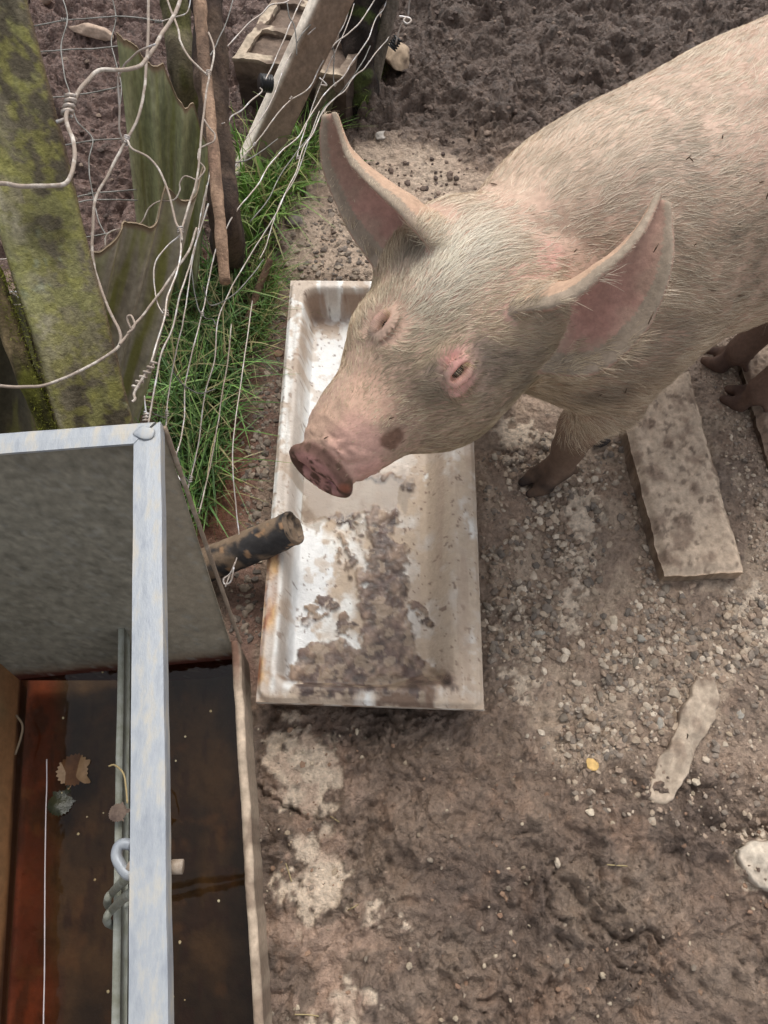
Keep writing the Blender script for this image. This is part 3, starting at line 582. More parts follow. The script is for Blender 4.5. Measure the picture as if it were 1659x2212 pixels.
# hind legs
for (hx, hy), (fx_, fy_), lat in (((1558, 788), (1600, 755), -.02), ((1600, 872), (1645, 842), .13)):
    h0 = G(hx, hy, 0); f0 = G(fx_, fy_, .075); hk = f0 + np.array([.10, .045, .17]); st_ = B(.52, lat, .42)
    leg([B(.55, lat, .52), st_, hk, (hk + f0) / 2 + [-.005, 0, 0], f0], [.14, .105, .045, .033, .034], h0 - f0); toes(h0, h0 - f0, f0 + np.array([0, 0, -.012]))
def fsample(p):
    q = (p - lo) / VOX; i = np.clip(q.astype(int), 0, nxyz - 2); f = q - i; r = 0
    for dx in (0, 1):
        for dy in (0, 1):
            for dz in (0, 1):
                r += (f[0] if dx else 1 - f[0]) * (f[1] if dy else 1 - f[1]) * (f[2] if dz else 1 - f[2]) * FD[i[0] + dx, i[1] + dy, i[2] + dz]
    return r
def hit(px, py, t0=.45):
    d = ray(px, py); t = t0
    while t < 2.2:
        p = EYE + d * t
        if (p > lo).all() and (p < hi - VOX).all():
            if fsample(p) < 0: return p
        t += .002
    return None
def grad(p):
    e = .006; return nrm(np.array([fsample(p + [e, 0, 0]) - fsample(p - [e, 0, 0]), fsample(p + [0, e, 0]) - fsample(p - [0, e, 0]), fsample(p + [0, 0, e]) - fsample(p - [0, 0, e])]))
# ---- eyes
def hitn(px, py):
    p = hit(px, py)
    if p is None: raise RuntimeError('ray misses pig at %s %s' % (px, py))
    return p, grad(p)
eyes = []
for (px, py), s_ in (((990, 803), 1), ((826, 702), -1)):
    p, n = hitn(px, py) if s_ == 1 else hitn(px + 6, py)
    ax1 = nrm(-E1 - n * np.dot(-E1, n)); ax2 = nrm(np.cross(n, ax1)); 
    if ax2[2] < 0: ax2 = -ax2                 # ax2 points up the face
    for (ra_, rb_, rr_, ad) in ((.043, .036, .0030, -.003), (.036, .028, .0040, -.0015), (.029, .020, .0048, .0018)):
        for sg in (1, -1):
            arc = [p + ax1 * ra_ * math.cos(a) + ax2 * sg * rb_ * (1 if sg > 0 else .85) * math.sin(a) + n * (ad - .004 * (ra_ > .04)) for a in np.linspace(.35, math.pi - .45, 8)]; chain(arc, [rr_ * q_ for q_ in (.4, .8, 1, 1, 1, 1, .8, .4)], .006)
    for ra_, rb_ in ((.0255, .0165), (.0325, .0245), (.040, .032)):
        for sg in (1, -1): arc = [p + ax1 * ra_ * math.cos(a) + ax2 * sg * rb_ * (1 if sg > 0 else .85) * math.sin(a) + n * .002 for a in np.linspace(.35, math.pi - .5, 9)]; chain([x_ + n * (-fsample(x_)) * 0 for x_ in arc], [.0012, .0022, .0028, .0028, .0028, .0028, .0028, .0022, .0012], .004, carve=True)
    for sg in (1, -1):                         # lids
        arc = []
        for a in np.linspace(0, math.pi, 9): arc.append(p + ax1 * .021 * math.cos(a) + ax2 * sg * (.0110 if sg > 0 else .0100) * math.sin(a) + n * (.0015 + .0035 * math.sin(a)))
        chain(arc, [.0035] + [.0052] * 7 + [.0035], .004)
    ell(p + n * .003, np.array([ax1, ax2, n]), (.0185, .0040, .010) if s_ > 0 else (.013, .0028, .007), .003, carve=True)
    eyes.append((p, n, ax1, ax2))
for ln in ([(690, 940), (715, 950), (735, 968), (758, 985)], [(705, 930), (722, 945), (745, 950)], [(700, 962), (722, 975), (742, 1000)], [(735, 968), (752, 962), (770, 965)], [(670, 935), (690, 950), (700, 962)], [(742, 1000), (762, 1002), (780, 995)], [(722, 975), (735, 990), (752, 1018)]):
    q = [hit(a, b) for a, b in ln]
    if all(v is not None for v in q): chain([p + nrm(EYE - p) * .0005 for p in q], [.0022] * len(q), .003, carve=True)
# mouth line
mp_ = [hit(a, b) for a, b in [(772, 1040), (800, 1026), (830, 1012), (858, 1000), (880, 988)]]
mp_ = [p for p in mp_ if p is not None]
if len(mp_) > 2: chain(mp_, [.0028] * len(mp_), .004, carve=True)
# ---- ears: curved sheets splatted into the field
EARS = []
def ear(cl, W, phi, od, sidew, flare=.8):
    C_ = catmull(np.array([D(*c) for c in cl]), 26); n = len(C_); T = nrm(np.gradient(C_, axis=0))
    tt = np.linspace(0, 1, n); Wv = np.interp(tt, np.linspace(0, 1, len(W)), W); pm = np.interp(tt, np.linspace(0, 1, len(phi)), phi)
    FDe = np.full(nxyz, 1., np.float32) if False else None
    pts = []; info = []
    for i in range(n):
        o = nrm(od - T[i] * np.dot(od, T[i])); s = np.cross(T[i], o); s = s * sidew
        R = Wv[i] / math.sin(pm[i])
        for ph in np.linspace(-pm[i], pm[i], 46):
            farside = (ph if np.dot(s, FWD) > 0 else -ph) > 0; q_ = abs(ph) / pm[i]
            p = C_[i] - o * R * (math.cos(ph) - math.cos(pm[i])) + s * R * math.sin(ph) + (o * R * flare * q_ ** 2 if farside else o * 0); pts.append(p); info.append((ph / pm[i], tt[i], *o))
    pts = np.array(pts); r = np.array([.0043 + .0012 * (abs(a[0]) > .93) + .003 * max(0, .5 - a[1]) for a in info])
    a0 = np.floor((pts.min(0) - .03 - lo) / VOX).astype(int); a1 = np.ceil((pts.max(0) + .03 - lo) / VOX).astype(int); a0 = np.clip(a0, 0, nxyz - 1); a1 = np.clip(a1, 1, nxyz)
    loc = np.full(a1 - a0, .5, np.float32); K = 5; of = np.stack(np.meshgrid(*[np.arange(-K, K + 1)] * 3, indexing='ij'), -1).reshape(-1, 3)
    ci = np.round((pts - lo) / VOX).astype(int)
    for o3 in of:
        idx = ci + o3; pos = lo + idx * VOX; dd = np.linalg.norm(pos - pts, axis=1) - r; l3 = idx - a0
        ok = ((l3 >= 0) & (l3 < (a1 - a0))).all(1); np.minimum.at(loc, tuple(l3[ok].T), dd[ok].astype(np.float32))
    sl = tuple(slice(a0[i], a1[i]) for i in range(3)); FD[sl] = smin(FD[sl], loc, .014)
    EARS.append((pts, np.array(info)))
pe = hit(1185, 665); dr_ = float((pe - EYE) @ FWD) if pe is not None else 1.1
lr = nrm(RGT * .74 - UPV * .68); od = nrm(-FWD * .50 + lr * .86)
ear([(1150, 702, dr_ + .03), (1246, 690, dr_ - .005), (1330, 622, dr_ - .03), (1390, 538, dr_ - .04), (1424, 432, dr_ - .03)], [.058, .065, .054, .034, .009], [1.35, 1.3, 1.2, 1.1, .8], od, 1)
pe2 = hit(890, 540); dl_ = float((pe2 - EYE) @ FWD) if pe2 is not None else 1.1
ll = nrm(-RGT * .80 - UPV * .60); od2 = nrm(-FWD * .08 + ll * .98)
ear([(910, 545, dl_ + .03), (852, 486, dl_ + .02), (792, 424, dl_ + .02), (742, 348, dl_ + .015), (718, 250, dl_ - .01)], [.056, .054, .043, .027, .009], [1.35, 1.35, 1.3, 1.2, .9], od2, 1)
# ---- mesh it (surface nets)
def surfnets(Fd):
    s = Fd < 0; nx_, ny_, nz_ = Fd.shape
    cnt = np.zeros((nx_ - 1, ny_ - 1, nz_ - 1), np.uint8)
    for dx in (0, 1):
        for dy in (0, 1):
            for dz in (0, 1): cnt += s[dx:nx_ - 1 + dx, dy:ny_ - 1 + dy, dz:nz_ - 1 + dz]
    act = (cnt > 0) & (cnt < 8); idx = np.full(act.shape, -1, np.int32); ijk = np.argwhere(act); idx[act] = np.arange(len(ijk))
    acc = np.zeros((len(ijk), 3)); num = np.zeros(len(ijk)); cs = [(a, b, c) for a in (0, 1) for b in (0, 1) for c in (0, 1)]
    for a in cs:
        for ax in range(3):
            if a[ax]: continue
            b = list(a); b[ax] = 1
            fa = Fd[ijk[:, 0] + a[0], ijk[:, 1] + a[1], ijk[:, 2] + a[2]]; fb = Fd[ijk[:, 0] + b[0], ijk[:, 1] + b[1], ijk[:, 2] + b[2]]
            m = (fa < 0) != (fb < 0); t = np.where(m, fa / np.where(m, fa - fb, 1), 0); p = np.tile(np.array(a, float), (len(ijk), 1)); p[:, ax] += t
            acc[m] += p[m]; num[m] += 1
    V = lo + (ijk + acc / num[:, None]) * VOX; Fs = []
    for ax in range(3):
        o1, o2 = [(1, 2), (2, 0), (0, 1)][ax]; sa = np.take(s, range(0, Fd.shape[ax] - 1), ax); sb = np.take(s, range(1, Fd.shape[ax]), ax)
        e = np.argwhere(sa != sb); e = e[(e[:, o1] > 0) & (e[:, o2] > 0) & (e[:, o1] < Fd.shape[o1] - 1) & (e[:, o2] < Fd.shape[o2] - 1)]
        inside = s[tuple(e.T)]
        def cc(d1, d2):
            q = e.copy(); q[:, o1] -= d1; q[:, o2] -= d2; return idx[tuple(q.T)]
        Q = np.stack([cc(1, 1), cc(0, 1), cc(0, 0), cc(1, 0)], 1); Q[~inside] = Q[~inside][:, ::-1]; Fs.append(Q)
    return V, np.vstack(Fs)
PV, PF = surfnets(FD)
# drop floating crumbs is unnecessary; smooth lightly
def lap(V, F, it=2, f=.5):
    n = len(V); E = np.vstack([F[:, [0, 1]], F[:, [1, 2]], F[:, [2, 3]], F[:, [3, 0]]])
    deg = np.bincount(E.ravel(), minlength=n).astype(float)
    for _ in range(it):
        A = np.zeros_like(V)
        for c in range(3): A[:, c] = np.bincount(E[:, 0], V[E[:, 1], c], n) + np.bincount(E[:, 1], V[E[:, 0], c], n)
        V = V + f * (A / deg[:, None] - V)
    return V
PV = lap(PV, PF, 3, .5)
def vnormals(V, F):
    n = np.cross(V[F[:, 2]] - V[F[:, 0]], V[F[:, 3]] - V[F[:, 1]]); N = np.zeros_like(V)
    for k in range(4):
        for c in range(3): N[:, c] += np.bincount(F[:, k], n[:, c], len(V))
    return nrm(N), n
PN, fn = vnormals(PV, PF)
hl = np.stack([(PV - HO) @ E1, (PV - HO) @ E2, (PV - HO) @ E3], 1); bl = np.stack([(PV - B(0, 0, 0)) @ BA, (PV - B(0, 0, 0)) @ BL, PV[:, 2]], 1)
ishead = sstep(.42, .30, hl[:, 0])
# gentle skin folds
fold = np.sin((hl[:, 0] * 260 + 6 * fbm3(PV * 25))) * .0010 * sstep(.085, .055, hl[:, 0]) * sstep(.012, .03, hl[:, 0])
PV = PV + PN * (fold + .004 * fbm3(PV * 9, 2) + .0016 * fbm3(PV * 40, 3))[:, None]
# colours
C = np.tile(srgb(190, 160, 142), (len(PV), 1)); n1 = np.clip(.5 + 1.4 * fbm3(PV * 7, 4), 0, 1)[:, None]; n2 = np.clip(.5 + 1.6 * fbm3(PV * 30 + 5, 3), 0, 1)[:, None]
C = C * (1 - .6 * n1) + srgb(164, 136, 118) * .6 * n1; n4 = sstep(.05, .3, fbm3(PV * 16 + 31, 4))[:, None]; C = C * (1 - .55 * n4) + srgb(118, 100, 84) * .55 * n4
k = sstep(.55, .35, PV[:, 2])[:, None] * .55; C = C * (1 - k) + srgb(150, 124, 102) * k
def blob(c, rad, col, amt, hard=.5, noise_=.3):
    global C
    if c is None: return
    d = np.linalg.norm(PV - c, axis=1) / rad + noise_ * fbm3(PV * 45 + rad * 99, 3); k = (sstep(1.1, hard, d) * amt)[:, None]; C = C * (1 - k) + np.asarray(col) * k
pink = srgb(208, 160, 148); dpink = srgb(190, 136, 128); dirt = srgb(120, 100, 84); gry = srgb(122, 112, 100)
for (px, py, r_, col_, am) in [(800, 860, .05, srgb(206, 168, 146), .7), (700, 930, .05, srgb(194, 160, 138), .6), (770, 960, .05, pink, .5), (800, 1020, .035, pink, .7), (850, 1010, .03, pink, .5),
        (990, 800, .044, pink, .75), (975, 780, .022, dpink, .6), (1010, 845, .030, dpink, .45), (826, 700, .022, pink, .45), (812, 712, .02, gry, .4), (975, 850, .03, pink, .4), (1040, 770, .03, gry, .5), (945, 800, .02, gry, .4), (1150, 590, .05, pink, .55), (1090, 640, .05, pink, .4), (920, 480, .04, pink, .7), (1190, 560, .04, dpink, .5),
        (1060, 800, .05, gry, .45), (930, 830, .035, gry, .4), (880, 560, .04, gry, .5), (900, 850, .04, dirt, .3), (1130, 800, .05, gry, .4), (1230, 830, .06, srgb(176, 148, 122), .5), (1290, 860, .05, dirt, .5), (1450, 330, .06, gry, .45), (1340, 380, .05, gry, .3), (1500, 600, .09, srgb(168, 140, 120), .6), (1200, 300, .15, srgb(206, 184, 162), .5), (1430, 230, .15, srgb(206, 180, 160), .5), (1560, 560, .15, srgb(170, 144, 124), .5)]:
    blob(hit(px, py), r_, col_, am)
blob(hit(846, 948), .021, srgb(106, 78, 64), .85, .6, .9)
# ears inner side
for pts, info in EARS:
    c0 = pts.mean(0); near_ = np.argwhere(np.linalg.norm(PV - c0, axis=1) < .22).ravel()
    q = PV[near_]; best = np.full(len(near_), 9.); bi = np.zeros(len(near_), int)
    step = pts[::3]; ii = info[::3]
    for a in range(0, len(near_), 1500):
        d = np.linalg.norm(q[a:a + 1500, None] - step[None], axis=2); j = d.argmin(1); best[a:a + 1500] = d[np.arange(len(j)), j]; bi[a:a + 1500] = j
    m = best < .012; idn = near_[m]; inf = ii[bi[m]]; inner = (PN[idn] * inf[:, 2:5]).sum(1) > .1; rim = (np.abs(inf[:, 0]) > .86) & (np.abs((PN[idn] * inf[:, 2:5]).sum(1)) < .8)
    col_ = np.where(inner[:, None], srgb(180, 134, 122) * (1 - .5 * n2[idn]) + srgb(128, 96, 86) * .5 * n2[idn], srgb(180, 150, 126))
    rk_ = (sstep(.60, .86, np.abs(inf[:, 0]) + .35 * fbm3(PV[idn] * 50, 2)) * .75)[:, None]; bk_ = sstep(.22, .08, inf[:, 1])[:, None]; ew_ = np.maximum(rk_, bk_); col_ = np.where(inner[:, None], col_ * (1 - ew_) + srgb(158, 132, 116) * ew_, col_); tipk = sstep(.35, .8, inf[:, 1])[:, None]; col_ = np.where(inner[:, None], col_ * (1 - .6 * tipk) + srgb(142, 118, 102) * .6 * tipk, col_)
    col_ = np.where(rim[:, None], srgb(140, 128, 112), col_); C[idn] = C[idn] * .15 + col_ * .85
# snout disc
dd = (PV - HO) @ dn; rr_ = np.hypot((PV - HO) @ E2, (PV - HO) @ du)
k = (sstep(-.012, -.004, dd) * (rr_ < .075))[:, None]; n5 = sstep(-.05, .12, fbm3(PV * 60 + 9, 4))[:, None]; dc = srgb(168, 124, 116) * (1 - n5) + srgb(88, 64, 54) * n5; C = C * (1 - k) + dc * k
k = (sstep(-.012, -.004, dd) * sstep(.040, .050, rr_))[:, None] * .8; C = C * (1 - k) + srgb(88, 68, 56) * k
for s_ in (-1, 1): blob(HO + E2 * s_ * .025 - dn * .004, .014, srgb(196, 146, 152), .8, .5, .4)
blob(HO + E2 * .052 + dn * .006 + du * .012, .014, srgb(158, 98, 78), .7, .4)
# legs and hooves: muddy
lz = PV[:, 2] + .06 * fbm3(PV * 18)
k = sstep(.34, .13, lz)[:, None] * .85; C = C * (1 - k) + srgb(98, 78, 65) * k
k = sstep(.095, .055, lz)[:, None]; C = C * (1 - k) + (srgb(46, 39, 36) * (1 - n2) + srgb(98, 78, 64) * n2) * k
hr_ = ((bl[:, 0] > .28) & (PV[:, 2] < .32)); k = (hr_ * .5)[:, None]; C = C * (1 - k) + srgb(92, 68, 58) * k
pig = empty('pig', B(.1, 0, 0), 'muddy pale pink bristly pig stretching its head over the white sink', 'pig')
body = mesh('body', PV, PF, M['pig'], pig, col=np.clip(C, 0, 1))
# eyeballs and lashes
eb = mat('eye_wet', srgb(60, 45, 38), srgb(30, 24, 22), rough=.08, bump=0, spec=.6)
for i, (p, n, ax1, ax2) in enumerate(eyes):
    bm = bmesh.new(); bmesh.ops.create_uvsphere(bm, u_segments=20, v_segments=12, radius=.0125); V = np.array([v.co[:] for v in bm.verts]); F = [[v.index for v in f.verts] for f in bm.faces]; bm.free()
    mesh('eye', V + p - n * .0095, F, eb, body)
    k = 54; a = rng.uniform(.3, 2.8, k); root = p + ax1 * (.018 * np.cos(a))[:, None] + ax2 * (.0075 * np.sin(a))[:, None] + n * (.0065 + .004 * np.sin(a))[:, None]
    d0 = nrm(n * .80 - ax2 * .60 + ax1 * (.25 * np.cos(a) + .1 * rng.normal(size=k))[:, None] + np.array([0, 0, 0])); V, F = ribbons(root, d0, np.tile(ax1, (k, 1)), rng.uniform(.013, .019, k), np.full(k, .0009), np.tile(-ax2 * .006 - n * .004, (k, 1)), 4, .3)
    mesh('eyelashes', V, F, M['hair'], body, col=np.tile(srgb(236, 224, 196), (len(V), 1)))
# ---- bristles
area = np.linalg.norm(fn, axis=1) * .5; fc = PV[PF].mean(1); fN = nrm(fn)
fh = np.stack([(fc - HO) @ E1, (fc - HO) @ E2, (fc - HO) @ E3], 1); fb = np.stack([(fc - B(0, 0, 0)) @ BA, (fc - B(0, 0, 0)) @ BL, fc[:, 2]], 1)
dens = np.ones(len(fc)); dens *= sstep(.05, .11, fh[:, 0]) * .9 + .1; dens[fh[:, 0] < .012] = 0; dens *= sstep(.16, .34, fc[:, 2]) ; dens *= np.where(fb[:, 0] > .62, .15, 1)
dens *= np.where((fN @ np.array([.2, -.5, .85])) > -.35, 1, .12)
for p, n, a1_, a2_ in eyes: dens *= (sstep(.014, .024, np.linalg.norm(fc - p, axis=1)) * (.35 + .65 * sstep(.024, .045, np.linalg.norm(fc - p, axis=1))))
headk = sstep(.44, .30, fh[:, 0]) * (fc[:, 0] < .45)
earm = np.zeros(len(fc), bool)
for pts, info in EARS:
    sel = info[:, 1] > .16; pp = pts[sel][::25]
    cand = np.argwhere(np.linalg.norm(fc - pp.mean(0), axis=1) < .2).ravel(); dm = np.linalg.norm(fc[cand][:, None] - pp[None], axis=2).min(1); earm[cand[dm < .014]] = True
wp = hit(846, 948); wartd = np.linalg.norm(fc - wp, axis=1) if wp is not None else np.full(len(fc), 9.); dens *= np.where(wartd < .02, .3, 1)
dens *= np.where(earm, .45, 1); dens *= 1 + .9 * headk
NH = 185000; pr = area * dens; pr /= pr.sum(); fi = rng.choice(len(fc), NH, p=pr)
w_ = rng.random((NH, 2)); Q = PV[PF[fi]]; root = (Q[:, 0] * (1 - w_[:, :1]) + Q[:, 1] * w_[:, :1]) * (1 - w_[:, 1:]) + (Q[:, 3] * (1 - w_[:, :1]) + Q[:, 2] * w_[:, :1]) * w_[:, 1:]
qN = nrm((PN[PF[fi]]).mean(1)); hk_ = headk[fi][:, None]; em = earm[fi]
rb = fb[fi]; rh = fh[fi]
flow_b = BA * 1.0 + np.array([0, 0, -1.]) * (np.clip(.75 - rb[:, 2], 0, .5)[:, None] * 1.9) + BL * (np.sign(rb[:, 1]) * np.clip(np.abs(rb[:, 1]) * 4, 0, 1))[:, None] * .6
flow_h = E1 * 1.0 + E2 * (np.clip(rh[:, 1] * 7, -1, 1) * .75)[:, None] + E3 * (-.25 * np.abs(rh[:, 1]) * 8)[:, None]
flow = flow_b * (1 - hk_) + flow_h * hk_
for p, n, a1_, a2_ in eyes:           # whorl round the eyes
    dv_ = root - p; L_ = np.linalg.norm(dv_, axis=1, keepdims=True); k = np.exp(-(L_ / .045) ** 2); flow = flow * (1 - .6 * k) + dv_ / (L_ + 1e-6) * 1.2 * k
rot = np.stack([fbm3(root * 12 + 3, 2), fbm3(root * 12 + 33, 2), fbm3(root * 12 + 63, 2)], 1); rot2 = np.stack([fbm3(root * 60 + 3, 1), fbm3(root * 60 + 33, 1), fbm3(root * 60 + 63, 1)], 1)
flow = nrm(flow) + rot * .42 + rot2 * .35 + rng.normal(0, .20, (NH, 3)); flow = nrm(flow - qN * (flow * qN).sum(1, keepdims=True))
lift = rng.uniform(.05, .28, NH)[:, None] + .12 * hk_
cln = (fbm3(root * 150 + 5, 1) * .5)[:, None]; flow = nrm(flow + np.cross(qN, flow) * cln * .9); d0 = nrm(flow + qN * lift); Lh = rng.uniform(.5, 1.15, NH) * np.where(em, .007, .038 - .014 * hk_[:, 0]); Lh *= np.interp(rh[:, 0], [.0, .08, .2, .3], [.25, .4, .9, 1.0])
mane = np.exp(-((rh[:, 0] - .33) / .10) ** 2 - ((rh[:, 1] + .005) / .05) ** 2) * (rh[:, 2] > 0); Lh *= 1 + .6 * mane
bend = -qN * (Lh * lift[:, 0] * .75)[:, None] + np.array([0, 0, -1.]) * (Lh * .1)[:, None]
Wh = rng.uniform(.0003, .00075, NH)
V, F = ribbons(root - qN * .0005, d0, qN, Lh, Wh, bend, 3, .35, rng.uniform(-.9, .9, NH))
tone = rng.random(NH)[:, None]; patch = np.clip(.5 + 1.8 * fbm3(root * 9 + 21, 3), 0, 1)[:, None]
hc = (srgb(226, 210, 184) * tone + srgb(176, 152, 126) * (1 - tone)); gr_ = sstep(.02, .3, fbm3(root * 6 + 90, 4))[:, None] * .55; patch = np.maximum(patch * .5, gr_); hc = hc * (1 - patch) + srgb(148, 128, 106) * patch; hd = np.clip(fbm3(root * 22 + 55, 3) * 2.2 + .1, 0, .75)[:, None] * hk_; hc = hc * (1 - hd) + srgb(126, 114, 94) * hd; hc = hc * (1 - .30 * hk_) + srgb(196, 174, 136) * .30 * hk_
hc = hc * (1 - .75 * mane[:, None]) + srgb(244, 238, 220) * .75 * mane[:, None]
for px, py, r_, am_ in [(1055, 790, .05, .6), (1085, 860, .06, .5), (925, 835, .04, .5), (880, 565, .04, .6), (1130, 790, .05, .5), (800, 700, .03, .5), (850, 800, .035, .35), (1160, 700, .05, .4), (1290, 855, .06, .6), (1480, 340, .06, .45), (1350, 500, .07, .3), (1500, 560, .09, .35), (1400, 760, .09, .45), (1600, 560, .10, .35)]:
    c_ = hit(px, py)
    if c_ is not None: k = (sstep(1.2, .3, np.linalg.norm(root - c_, axis=1) / r_ + .8 * fbm3(root * 30, 3)) * am_)[:, None]; hc = hc * (1 - k) + srgb(118, 106, 92) * k
dk = (rng.random(NH) < .10)[:, None]; hc = np.where(dk, hc * .45, hc); hc = np.where((wartd[fi] + .010 * fbm3(root * 80, 2) < .019)[:, None], srgb(112, 84, 68), hc)
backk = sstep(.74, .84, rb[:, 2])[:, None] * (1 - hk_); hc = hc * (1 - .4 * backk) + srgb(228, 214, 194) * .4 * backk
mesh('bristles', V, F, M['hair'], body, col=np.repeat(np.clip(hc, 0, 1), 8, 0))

M['fleck'] = mat('dark_fleck', srgb(74, 58, 46), srgb(100, 82, 66))
for px, py, a_deg, L_ in [(1482, 345, 40, 14), (1490, 340, -50, 12), (1640, 395, 20, 12), (1655, 430, 70, 18), (1530, 625, -10, 16), (1412, 545, 60, 22), (1060, 396, -10, 14), (1290, 858, 30, 14), (1350, 850, 70, 12), (1240, 545, 50, 10), (1560, 300, 80, 10), (1400, 700, 65, 30), (1595, 640, 10, 14), (700, 948, 30, 10), (840, 905, 20, 12), (1500, 530, 40, 8)]:
    p = hit(px, py); q = hit(px + L_ * math.cos(math.radians(a_deg)), py - L_ * math.sin(math.radians(a_deg)))
    if p is None or q is None: continue
    up_ = nrm(EYE - p); V, F = tube([p + up_ * .006, (p + q) / 2 + up_ * .010, q + up_ * .007], [.0006, .0012, .0005], sides=5, smooth=3); mesh('mud_fleck', V, fixquads(F), M['fleck'], body)
# a few long stray bristles at chin and back
# ================================================================ GALVANISED TROUGH
M['galv'] = mat('galvanised_steel', srgb(138, 143, 150), srgb(176, 170, 158), stretch=(1, .35, 1), scale=50, detail=9, rough=.38, rough2=.7, bump=.45, bscale=110, bdist=.002, metal=.2, c3=srgb(154, 158, 162), lo=.33, hi=.67)
M['galvmud'] = mat('dusty_steel', srgb(150, 134, 118), srgb(172, 160, 146), scale=30, rough=.8, bump=.4, bscale=150, bdist=.002, c3=srgb(130, 114, 98), lo=.3, hi=.7)
M['panel'] = mat('dull_steel_panel', srgb(92, 90, 78), srgb(120, 112, 98), scale=60, rough=.6, bump=.35, bscale=120, bdist=.003, attr=True, varamt=.25)
M['strip'] = mat('grimy_steel', srgb(112, 112, 98), srgb(140, 142, 134), scale=40, rough=.6, bump=.3, bscale=150, bdist=.002)
ZR, ZL, ZW = .72, .18, .12
pA = G(345, 910, ZR); pBt = G(0, 938, ZR); pC = G(517, 1385, ZL); pn = nrm(np.cross(pBt - pA, pC - pA)); pn = pn if pn[1] < 0 else -pn
def PP(px, py): return onplane(px, py, pA, pn)
trough = empty('trough', G(300, 1900, 0), 'galvanised steel water trough with a top rail, half full of dark water', 'trough')
def railobj(name, q, h, wth, extra=None):    # L section: flat top q (4 corners cyclic outer0, outer1, inner1, inner0) with flange going down on the outer edge
    o0, o1, i1, i0 = [np.asarray(a, float) for a in q]; n = 90; t = np.linspace(0, 1, n)[:, None]
    O = o0 * (1 - t) + o1 * t; I_ = i0 * (1 - t) + i1 * t; dn_ = np.array([0, 0, -1.]); out = nrm(O - I_); th = .0045
    wob = (fbm2(O[:, 0] * 14, O[:, 1] * 14, 3) * .0010)[:, None]; O = O + out * wob; I_ = I_ + out * wob * .6
    prof = [I_ + dn_ * th, I_, I_ * .5 + O * .5 + [0, 0, .0006], O - out * .003, O + dn_ * .0015 + out * .0008, O + dn_ * .006 + out * .0015, O + dn_ * h + out * .0015, O + dn_ * h - out * th, O + dn_ * .008 - out * th, I_ * .5 + O * .5 + dn_ * th]
    K = len(prof); V = np.stack(prof, 1).reshape(-1, 3); F = []
    for i in range(n - 1):
        for j in range(K): F.append((i * K + j, (i + 1) * K + j, (i + 1) * K + (j + 1) % K, i * K + (j + 1) % K))
    F.append(tuple(range(K))[::-1]); F.append(tuple(range((n - 1) * K, n * K)))
    return mesh(name, V, F, M['galv'], trough, smooth=False)
pI = G(289, 956, ZR)
railobj('rail', [pA, G(365, 2700, ZR), G(272, 2700, ZR), pI], .022, 0)
railobj('rail', [G(-420, 968, ZR + .001), G(334, 911, ZR + .001), G(289, 957.5, ZR + .001), G(-420, 1012, ZR + .001)][::1], .022, 0)
# mended weld collar on the corner
V, F = rockproto(6, 2, 5); mesh('weld', V * [.017, .014, .0035] + G(312, 934, ZR + .001), F, M['galv'], trough)
# end panel
def pgrid(c00, c10, c11, c01, n, m, bump_=.0):
    u = np.linspace(0, 1, n)[:, None, None]; v = np.linspace(0, 1, m)[None, :, None]
    return (c00 * (1 - v) + c10 * v) * (1 - u) + (c01 * (1 - v) + c11 * v) * u
tlp = PP(-700, 990) ; trp = pA + [0, 0, -.006]; brp = PP(519, 1388); blp = PP(40, 1470)
blf = PP(-200, 1540)
Pg = pgrid(tlp, trp, PP(523, 1470), PP(-560, 1470), 90, 110); nn_ = np.broadcast_to(pn, Pg.shape)
V, F = slab(Pg, nn_, .003); ip = toimg(V); h_ = np.clip((V[:, 2] - ZW) / .5, 0, 1)[:, None]; n_ = fbm2(V[:, 0] * 12, V[:, 2] * 12, 4)[:, None]; n2_ = fbm2(V[:, 0] * 60, V[:, 2] * 60, 3)[:, None]
rightk = sstep(300, 360, ip[0])[:, None]; n_ = fbm3(V * 30, 5)[:, None] * .5; n2_ = fbm3(V * 130, 2)[:, None]; C = srgb(126, 121, 108) * (1 + .35 * n_ + .6 * n2_); C = C * (1 - .55 * rightk) + srgb(156, 142, 122) * (1 + .4 * n_) * .55 * rightk
k = sstep(.10, .0, h_ + .05 * n_); C = C * (1 - k * .75) + srgb(112, 84, 62) * k * .75; k = sstep(ZW + .022, ZW + .010, V[:, 2] + .012 * n_[:, 0])[:, None]; C = C * (1 - k) + srgb(74, 36, 26) * k
sp = sstep(.26, .36, fbm3(V * 110, 2))[:, None]; C = C * (1 - .5 * sp) + srgb(140, 138, 130) * .5 * sp
mesh('end_panel', V, F, M['panel'], trough, col=np.clip(C, 0, 1))
# folded edge of the panel
tubeobj('panel_edge', [trp + [0.002, 0, -.01], (trp + brp) / 2 + [.002, 0, 0], brp + [.001, 0, 0]], .0035, M['galvmud'], trough, sides=8, smooth=20, jit=(.001, 50))
